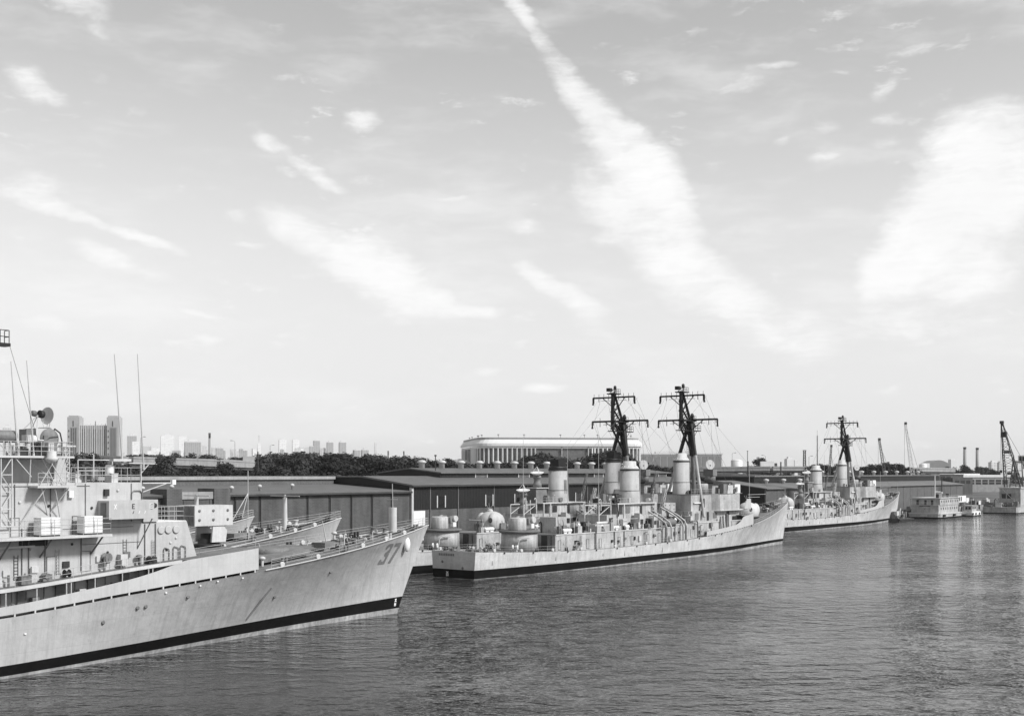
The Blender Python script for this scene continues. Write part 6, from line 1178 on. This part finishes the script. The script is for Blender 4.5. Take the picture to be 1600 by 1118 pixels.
# ---------------------------------------------------------------- stadium, hospital, skyline
def stadium():
    c = Vector((at(856, 0, 1330).x, 1330, GZ)); r = empty('stadium', c, math.radians(9)); tag(r, 'large oval stadium with white canopy band and dark bays between tall pillars', 'stadium'); A, Bb, ex = 88.0, 78.0, 10.0; N = 132; Hh = 43.0
    def pt(t, k=1.0):
        cs, sn = math.cos(t), math.sin(t); return (A * k * math.copysign(abs(cs) ** (2 / ex), cs), Bb * k * math.copysign(abs(sn) ** (2 / ex), sn))
    T = []; L = 0; raw = [pt(2 * math.pi * i / 2000) for i in range(2001)]; cum = [0]
    for a, b in zip(raw, raw[1:]): cum.append(cum[-1] + math.dist(a, b))
    def along(s): s %= cum[-1]; i = int(np.searchsorted(cum, s)); return 2 * math.pi * i / 2000
    ts = [along(cum[-1] * i / N) for i in range(N)]
    m = MB(); w = MB()
    for i in range(N):
        (x0, y0), (x1, y1) = pt(ts[i], .985), pt(ts[(i + 1) % N], .985); m.add([(x0, y0, 0), (x1, y1, 0), (x1, y1, Hh), (x0, y0, Hh)], [(0, 1, 2, 3)])
    m.build('bay_glazing', 'steel_mid', r)
    for zz, h, k in ((9.5, 1.6, 1.0), (17.5, 1.3, 1.0), (Hh - 2.0, 2.2, 1.004)):
        b = MB()
        for i in range(N): (x0, y0), (x1, y1) = pt(ts[i], k), pt(ts[(i + 1) % N], k); b.add([(x0, y0, zz), (x1, y1, zz), (x1, y1, zz + h), (x0, y0, zz + h)], [(0, 1, 2, 3)]); 
        b.build('floor_band', 'far_pale', r)
    for i in range(N):
        x, y = pt(ts[i], 1.0); a = math.atan2(y, x); MB().cbox((x, y, Hh / 2), (1.2, 1.2, Hh), a).build('pillar', 'far_pale', r)
    can = MB()
    for i in range(N):
        (x0, y0), (x1, y1) = pt(ts[i], 1.02), pt(ts[(i + 1) % N], 1.02); (u0, v0), (u1, v1) = pt(ts[i], .985), pt(ts[(i + 1) % N], .985); can.add([(x0, y0, Hh + .3), (x1, y1, Hh + .3), (x1, y1, Hh + 3.0), (x0, y0, Hh + 3.0), (u0, v0, Hh + 7), (u1, v1, Hh + 7)], [(0, 1, 2, 3), (3, 2, 5, 4)])
    can.build('canopy', 'far_white', r)
    rim = MB()
    for i in range(N): (u0, v0), (u1, v1) = pt(ts[i], .985), pt(ts[(i + 1) % N], .985); rim.add([(u0, v0, Hh + 7), (u1, v1, Hh + 7), (u1, v1, Hh + 9), (u0, v0, Hh + 9)], [(0, 1, 2, 3)])
    rim.build('canopy_rim', 'far_mid', r)
    for i in range(0, N, 6): x, y = pt(ts[i], .91); MB().tube((x, y, Hh + 8), (x, y, Hh + 12), .25, 5).lathe((x, y, Hh + 11.6), [(1.0, 0), (1.0, .9)], 8).build('floodlight', 'far_mid', r)
    for s in (1.0,):
        t = ts[int(N * (.632 if s == 0 else .85))]; x, y = pt(t, 1.0); MB().cbox((x, y, Hh / 2 + 3), (7, 6, Hh + 4), math.atan2(y, x)).build('stair_tower', 'far_mid', r)
stadium()
def arena():
    p0 = at(1000, 0, 1500); r = empty('arena', (p0.x, 1500, GZ), math.radians(-4)); tag(r, 'long low arena with square panels seen past the middle masts', 'arena'); L = 100.0; h = 38.0
    MB().box(0, L, 0, 70, 0, h).build('wall', 'far_pale', r)
    for k in range(12): MB().box(1.0 + k * 8.3, 8.0 + k * 8.3, -.35, -.003, h - 15, h - 2.5).build('panel', 'far_mid', r); MB().box(1.0 + k * 8.3, 8.0 + k * 8.3, -.3, -.003, h - 30, h - 17).build('panel', 'far_mid', r)
    MB().box(-1, L + 1, -1.2, 71, h + .003, h + 1.6).build('roof_edge', 'far_white', r); MB().box(20, 70, 15, 50, h + 1.603, h + 4.5).build('roof_plant', 'far_pale', r)
arena()
def dome():
    p = at(709, 720, 1300); r = empty('domed_hall', (p.x - 2, 1300, GZ), 0); tag(r, 'white shallow domed roof peeping over trees left of the stadium', 'dome'); MB().lathe((8, 0, 0), [(26, 0), (26, 10), (24, 15), (17, 24), (9, 29), (.1, 31)], 32).build('roof', 'far_white', r)
    MB().box(-17, 33, 0, 20, 0, 9.5).build('wall', 'far_pale', r)
dome()
def hospital():
    d = 1300.0; x0 = at(105, 0, d).x; x1 = at(183, 0, d).x; W = x1 - x0; r = empty('hospital_building', (x0, d, GZ), .12); tag(r, 'stepped art-deco block with two square towers and vertical window strips at far left', 'building')
    H1 = at(0, 664, d).z - GZ; HT = at(0, 651, d).z - GZ; tw = 12.5
    MB().box(tw, W - tw, 3, 25, 0, H1).build('main_block', 'stone', r)
    n = 15; step = (W - 2 * tw) / n
    for i in range(n): MB().box(tw + (i + .5) * step - step * .22, tw + (i + .5) * step + step * .22, 2.7, 2.997, 6, H1 - (4 if i % 3 else 8)).build('window_strip', 'far_dark' if i % 3 else 'far_mid', r)
    for i in range(n + 1): MB().box(tw + i * step - step * .2, tw + i * step + step * .2, 1.9, 2.99, 0, H1 + (.8 if i % 2 else 1.8)).build('pier', 'far_pale', r)
    for xa in (0, W - tw):
        t = MB().box(xa, xa + tw, 0, 20, 0, HT).build('tower', 'stone', r); MB().box(xa + 1.2, xa + tw - 1.2, 1, 19, HT + .003, HT + 1.6).build('tower_cap', 'stone', t)
        MB().box(xa + 3.5, xa + tw - 2, -.25, -.003, 14, HT - 11).build('brick_panel', 'far_mid', t)
        for k in range(3): MB().box(xa + 4.4 + k * 2.0, xa + 5.0 + k * 2.0, -.4, -.253, 14, HT - 12).build('window_strip', 'far_dark', t)
        MB().box(xa + tw / 2 - .4, xa + tw / 2 + .4, -.3, -.003, HT - 10, HT - 4).build('slit', 'far_dark', t)
        for k in range(9): MB().box(xa + 1.2, xa + 2.2, -.2, -.003, 10 + k * 6.2, 12 + k * 6.2).build('window', 'far_dark', t)
    MB().tube((W / 2, 12, H1), (W / 2, 12, H1 + 5), .4, 6).build('flagpole', 'steel_mid', r); MB().box(-10, 0 - .003, 6, 20, 0, H1 * .45).build('wing', 'stone', r)
hospital()
def tower(px0, px1, pyt, d, m, label, name='city_tower', roof=0, cat='building', rot=.32):
    a = at(px0, pyt, d); b = at(px1, pyt, d); w = b.x - a.x; h = a.z - GZ; r = empty(name, ((a.x + b.x) / 2, d, GZ), rot); tag(r, label, cat); k = .88
    MB().box(-w / 2 * k, w / 2 * k, -w * .3, w * .3, 0, h).build('shaft', m, r); MB().box(-w * .47 * k, w * .47 * k, -w * .27, w * .27, h + .003, h + w * .06).build('parapet', 'far_pale', r)
    if roof: MB().box(-w * .22, w * .2, -w * .15, w * .15, h + w * .06 + .003, h + w * .06 + roof).build('roof_plant', 'far_pale', r)
    return r
D = 4200.0
for args in ((198, 214, 681, D, 'tower_mid', 'grey slab tower right of the twin-towered block', 6), (206, 218, 690, D - 200, 'tower_white', 'short white block beside the grey slab tower', 0),
             (250, 273, 681.5, D, 'tower_white', 'broad white office tower between the whip aerials and the chimney', 5), (278, 292, 681.5, D, 'tower_white', 'pale slim tower right of the broad white tower', 0), (287, 315, 690.5, D - 500, 'tower_mid', 'darker low slab in front of the pale slim tower', 4),
             (316, 323, 696, D, 'tower_pale', 'small pale block left of the chimney', 0), (330, 342, 699, D + 300, 'tower_pale', 'low pale block right of the chimney', 0), (435, 448, 687, D, 'tower_white', 'left of a pair of white apartment slabs', 3), (456, 468, 687, D, 'tower_white', 'right of a pair of white apartment slabs', 3),
             (466, 484, 699, D, 'tower_pale', 'low pale block below the paired slabs', 0), (489, 500, 688.5, D, 'tower_mid', 'grey tower left of two matching towers', 4), (483, 491, 697, D - 400, 'tower_mid', 'stepped low block at the foot of the grey tower', 3), (501, 509, 700, D, 'tower_pale', 'low block between the grey tower and the matching towers', 0),
             (510, 521, 691, D, 'tower_mid', 'first of two matching slab towers before the thin shaft', 5), (529, 541, 691, D, 'tower_mid', 'second of two matching slab towers before the thin shaft', 5), (564, 576, 703, D - 800, 'tower_mid', 'dark low block left of the thin pale shaft', 6),
             (585, 588.5, 691, D - 300, 'far_pale', 'thin pale shaft of a tower above the wood', 0), (220, 236, 697, D, 'tower_pale', 'low hazy block behind the right whip aerial', 0), (236, 250, 699, D + 200, 'tower_white', 'low white block left of the broad white tower', 0), (402, 408, 692, D + 600, 'tower_white', 'pale spired tower near the utility pole', 30),
             (4, 18, 668, 2600, 'tower_pale', 'pale stepped building at the extreme left', 6), (1226, 1240, 717, 1900, 'far_pale', 'blocky pale building behind the right viaduct', 3), (1240, 1246, 719, 1950, 'far_pale', 'narrow annex of the blocky pale building', 0), (1092, 1103, 714, 1500, 'tower_mid', 'grey building just right of the middle mast leg', 2),
             (1545, 1557, 722, 1900, 'tower_pale', 'left pale apartment block behind the floating crane', 2), (1556, 1572, 723, 2000, 'tower_pale', 'wide pale apartment block behind the floating crane', 2), (1440, 1452, 724, 1700, 'far_pale', 'small white building left of the domed shed', 0), (1482, 1494, 718, 1900, 'far_pale', 'pale block right of the domed shed', 0), (1585, 1600, 720, 2100, 'tower_pale', 'hazy block at the right edge behind the crane cab', 0)):
    tower(*args[:6], roof=args[6])
rr = random.Random(12)
for i in range(34):
    x = rr.uniform(185, 560); w = rr.uniform(5, 14); tower(x, x + w, rr.uniform(700, 709), rr.uniform(3000, 4800), rr.choice(('tower_pale', 'tower_white', 'tower_mid')), 'small hazy city building low on the left skyline', 'city_building', rr.choice((0, 0, 3)))['group'] = 'low buildings of the left skyline'
def chimney(px, pyt, d, r0, label, m='far_mid', capm='far_dark', caph=.12):
    p = at(px, pyt, d); h = p.z - GZ; r = empty('chimney', (p.x, d, GZ), 0); tag(r, label, 'chimney'); MB().lathe((0, 0, 0), [(r0 * 1.35, 0), (r0, h * (1 - caph))], 16).build('stack', m, r); MB().lathe((0, 0, h * (1 - caph)), [(r0, 0), (r0 * 1.06, h * caph * .7), (r0 * 1.15, h * caph), (.1, h * caph + .1)], 16).build('stack_top', capm, r)
chimney(327.5, 676, 1500, 1.35, 'tall brick chimney with dark top above the trees', 'far_mid', 'far_dark', .1)
chimney(606.5, 704, 2200, 1.2, 'short dark chimney above the wood, the left of two', 'far_dark'); chimney(631, 704.5, 2200, 1.2, 'short dark chimney above the wood, the right of two', 'far_mid')
chimney(1507.5, 698, 1700, 2.0, 'left of the twin power-plant chimneys at right', 'far_mid', 'far_dark', .06); chimney(1527, 699, 1700, 2.0, 'right of the twin power-plant chimneys at right', 'far_mid', 'far_dark', .06)
def tank(px, py, d, rad, h, label):
    p = at(px, py, d); r = empty('storage_tank', (p.x, d, GZ), 0); tag(r, label, 'tank'); H = p.z - GZ; MB().lathe((0, 0, 0), [(rad, 0), (rad, H - 2), (rad * .6, H - .6), (.1, H)], 24).build('shell', 'far_white', r); MB().lathe((0, 0, H - 2.2), [(rad * 1.01, 0), (rad * 1.01, .4)], 24).build('rim', 'far_pale', r)
tank(1151, 717, 1700, 8, 0, 'round white storage tank above the right viaduct'); tank(1442, 723, 1600, 5, 0, 'small white tank near the domed shed')
def shed():
    p = at(1451, 0, 1800); r = empty('arched_shed', (p.x, 1800, GZ), 0); tag(r, 'grey shed with low arched roof left of the twin chimneys', 'building'); W = 31.0; n = 12; pr = [(0, 0)] + [(W * i / n, 29 + 5.5 * math.sin(math.pi * i / n)) for i in range(n + 1)] + [(W, 0)]
    m = MB(); vs = [(x, 0, z) for x, z in pr] + [(x, 40, z) for x, z in pr]; k = len(pr); m.add(vs, [tuple(range(k)), tuple(range(2 * k - 1, k - 1, -1))] + [(i, k + i, k + (i + 1) % k, (i + 1) % k) for i in range(k)]); m.build('shell', 'far_mid', r); MB().box(2, 9, -.3, -.003, 0, 14).build('door', 'far_dark', r)
shed()
def bus(px, py, d, L, label, m='white_paint'):
    p = at(px, py, d); r = empty('box_truck', (p.x, p.y, p.z), math.radians(2)); tag(r, label, 'truck'); MB().box(0, L, -1.2, 1.2, 1.0, 4.4).build('cargo_box', m, r); MB().box(L + .1, L + 2, -1.15, 1.15, .8, 3.2).build('cab', 'far_dark', r)
    for x in (1.2, L - .5, L + 1.2):
        for y in (-1.2, 1.2): MB().lathe((x, y, .5), [(.2, -.15), (.5, -.15), (.5, .15), (.2, .15)], 10, axis=(0, 1, 0)).build('wheel', 'rubber', r)
bus(1188, 730.4, 840, 9.5, 'long white truck crossing the right viaduct'); bus(380, 723.4, 762, 8.0, 'pale truck on the left viaduct behind the utility pole', 'light_gear')
# low hills closing the horizon
def hills():
    m = MB(); n = 160; rd = random.Random(6); pr = []
    for i in range(n + 1):
        px = -1400 + i * 4400 / n; h = 14 + 5 * math.sin(i * .21) + 4 * math.sin(i * .57 + 1) + rd.uniform(-1.5, 1.5); p = at(px, 0, 9000); pr.append((p.x, 9000, GZ + h))
    for a, b in zip(pr, pr[1:]): m.add([(a[0], a[1], 0), (b[0], b[1], 0), b, a, (a[0], a[1] + 1500, a[2] + 8), (b[0], b[1] + 1500, b[2] + 8)], [(0, 1, 2, 3), (3, 2, 5, 4)])
    tag(m.build('hills', 'leaf'), kind='structure')
hills()
# ---------------------------------------------------------------- summer haze
def haze():
    m = bpy.data.materials.new('haze'); m.use_nodes = True; nt = m.node_tree; nt.nodes.clear(); out = nt.nodes.new('ShaderNodeOutputMaterial'); v = nt.nodes.new('ShaderNodeVolumePrincipled')
    v.inputs['Color'].default_value = (.97, .97, .97, 1); v.inputs['Density'].default_value = 4.2e-5; v.inputs['Anisotropy'].default_value = .1; nt.links.new(v.outputs[0], out.inputs['Volume']); MATS['haze'] = m
    tag(MB().box(-14000, 14000, -600, 12000, -4, 240).build('haze', 'haze'), kind='stuff')
haze()

# ---------------------------------------------------------------- mooring lines
def mooring(a, b, sag, label):
    a = Vector(a); b = Vector(b); r = empty('mooring_line', a, 0); tag(r, label, 'rope'); n = 14; pts = []
    for i in range(n + 1): t = i / n; p = (b - a) * t; pts.append((p.x, p.y, p.z - sag * 4 * t * (1 - t)))
    MB().path(pts, .07, 5).build('rope', 'rope', r)
def on(o, d, p, x, y, z): return o + d * x + p * y + Vector((0, 0, z))
mooring(on(QO, QH, QP, -18, 5.6, 9.4), on(QO, QH, QP, -14, 12.0, 9.9), .8, 'rope from number 37 across to the hull moored beside it')
mooring(on(QO, QH, QP, -27, 6.9, 8.6), on(QO, QH, QP, -31, 10.5, 8.8), .6, 'rope further aft between number 37 and the hull beside it')
mooring(on(QO, QH, QP, 3.0, .9, 11.4), on(QO, QH, QP, 30, QUAY + 1, 3.2), 4.0, 'long slack rope from the bow of number 37 to the quay')
mooring(on(AO, DH, DP, -131, 4.6, 5.0), on(AO, DH, DP, -138, 11.5, 5.0), .7, 'rope between the sterns of the two middle destroyers')
mooring(on(AO, DH, DP, 1.2, .6, 11.0), on(AO, DH, DP, 34, 38, 3.2), 4.5, 'rope from the middle destroyer bow back to the quay')
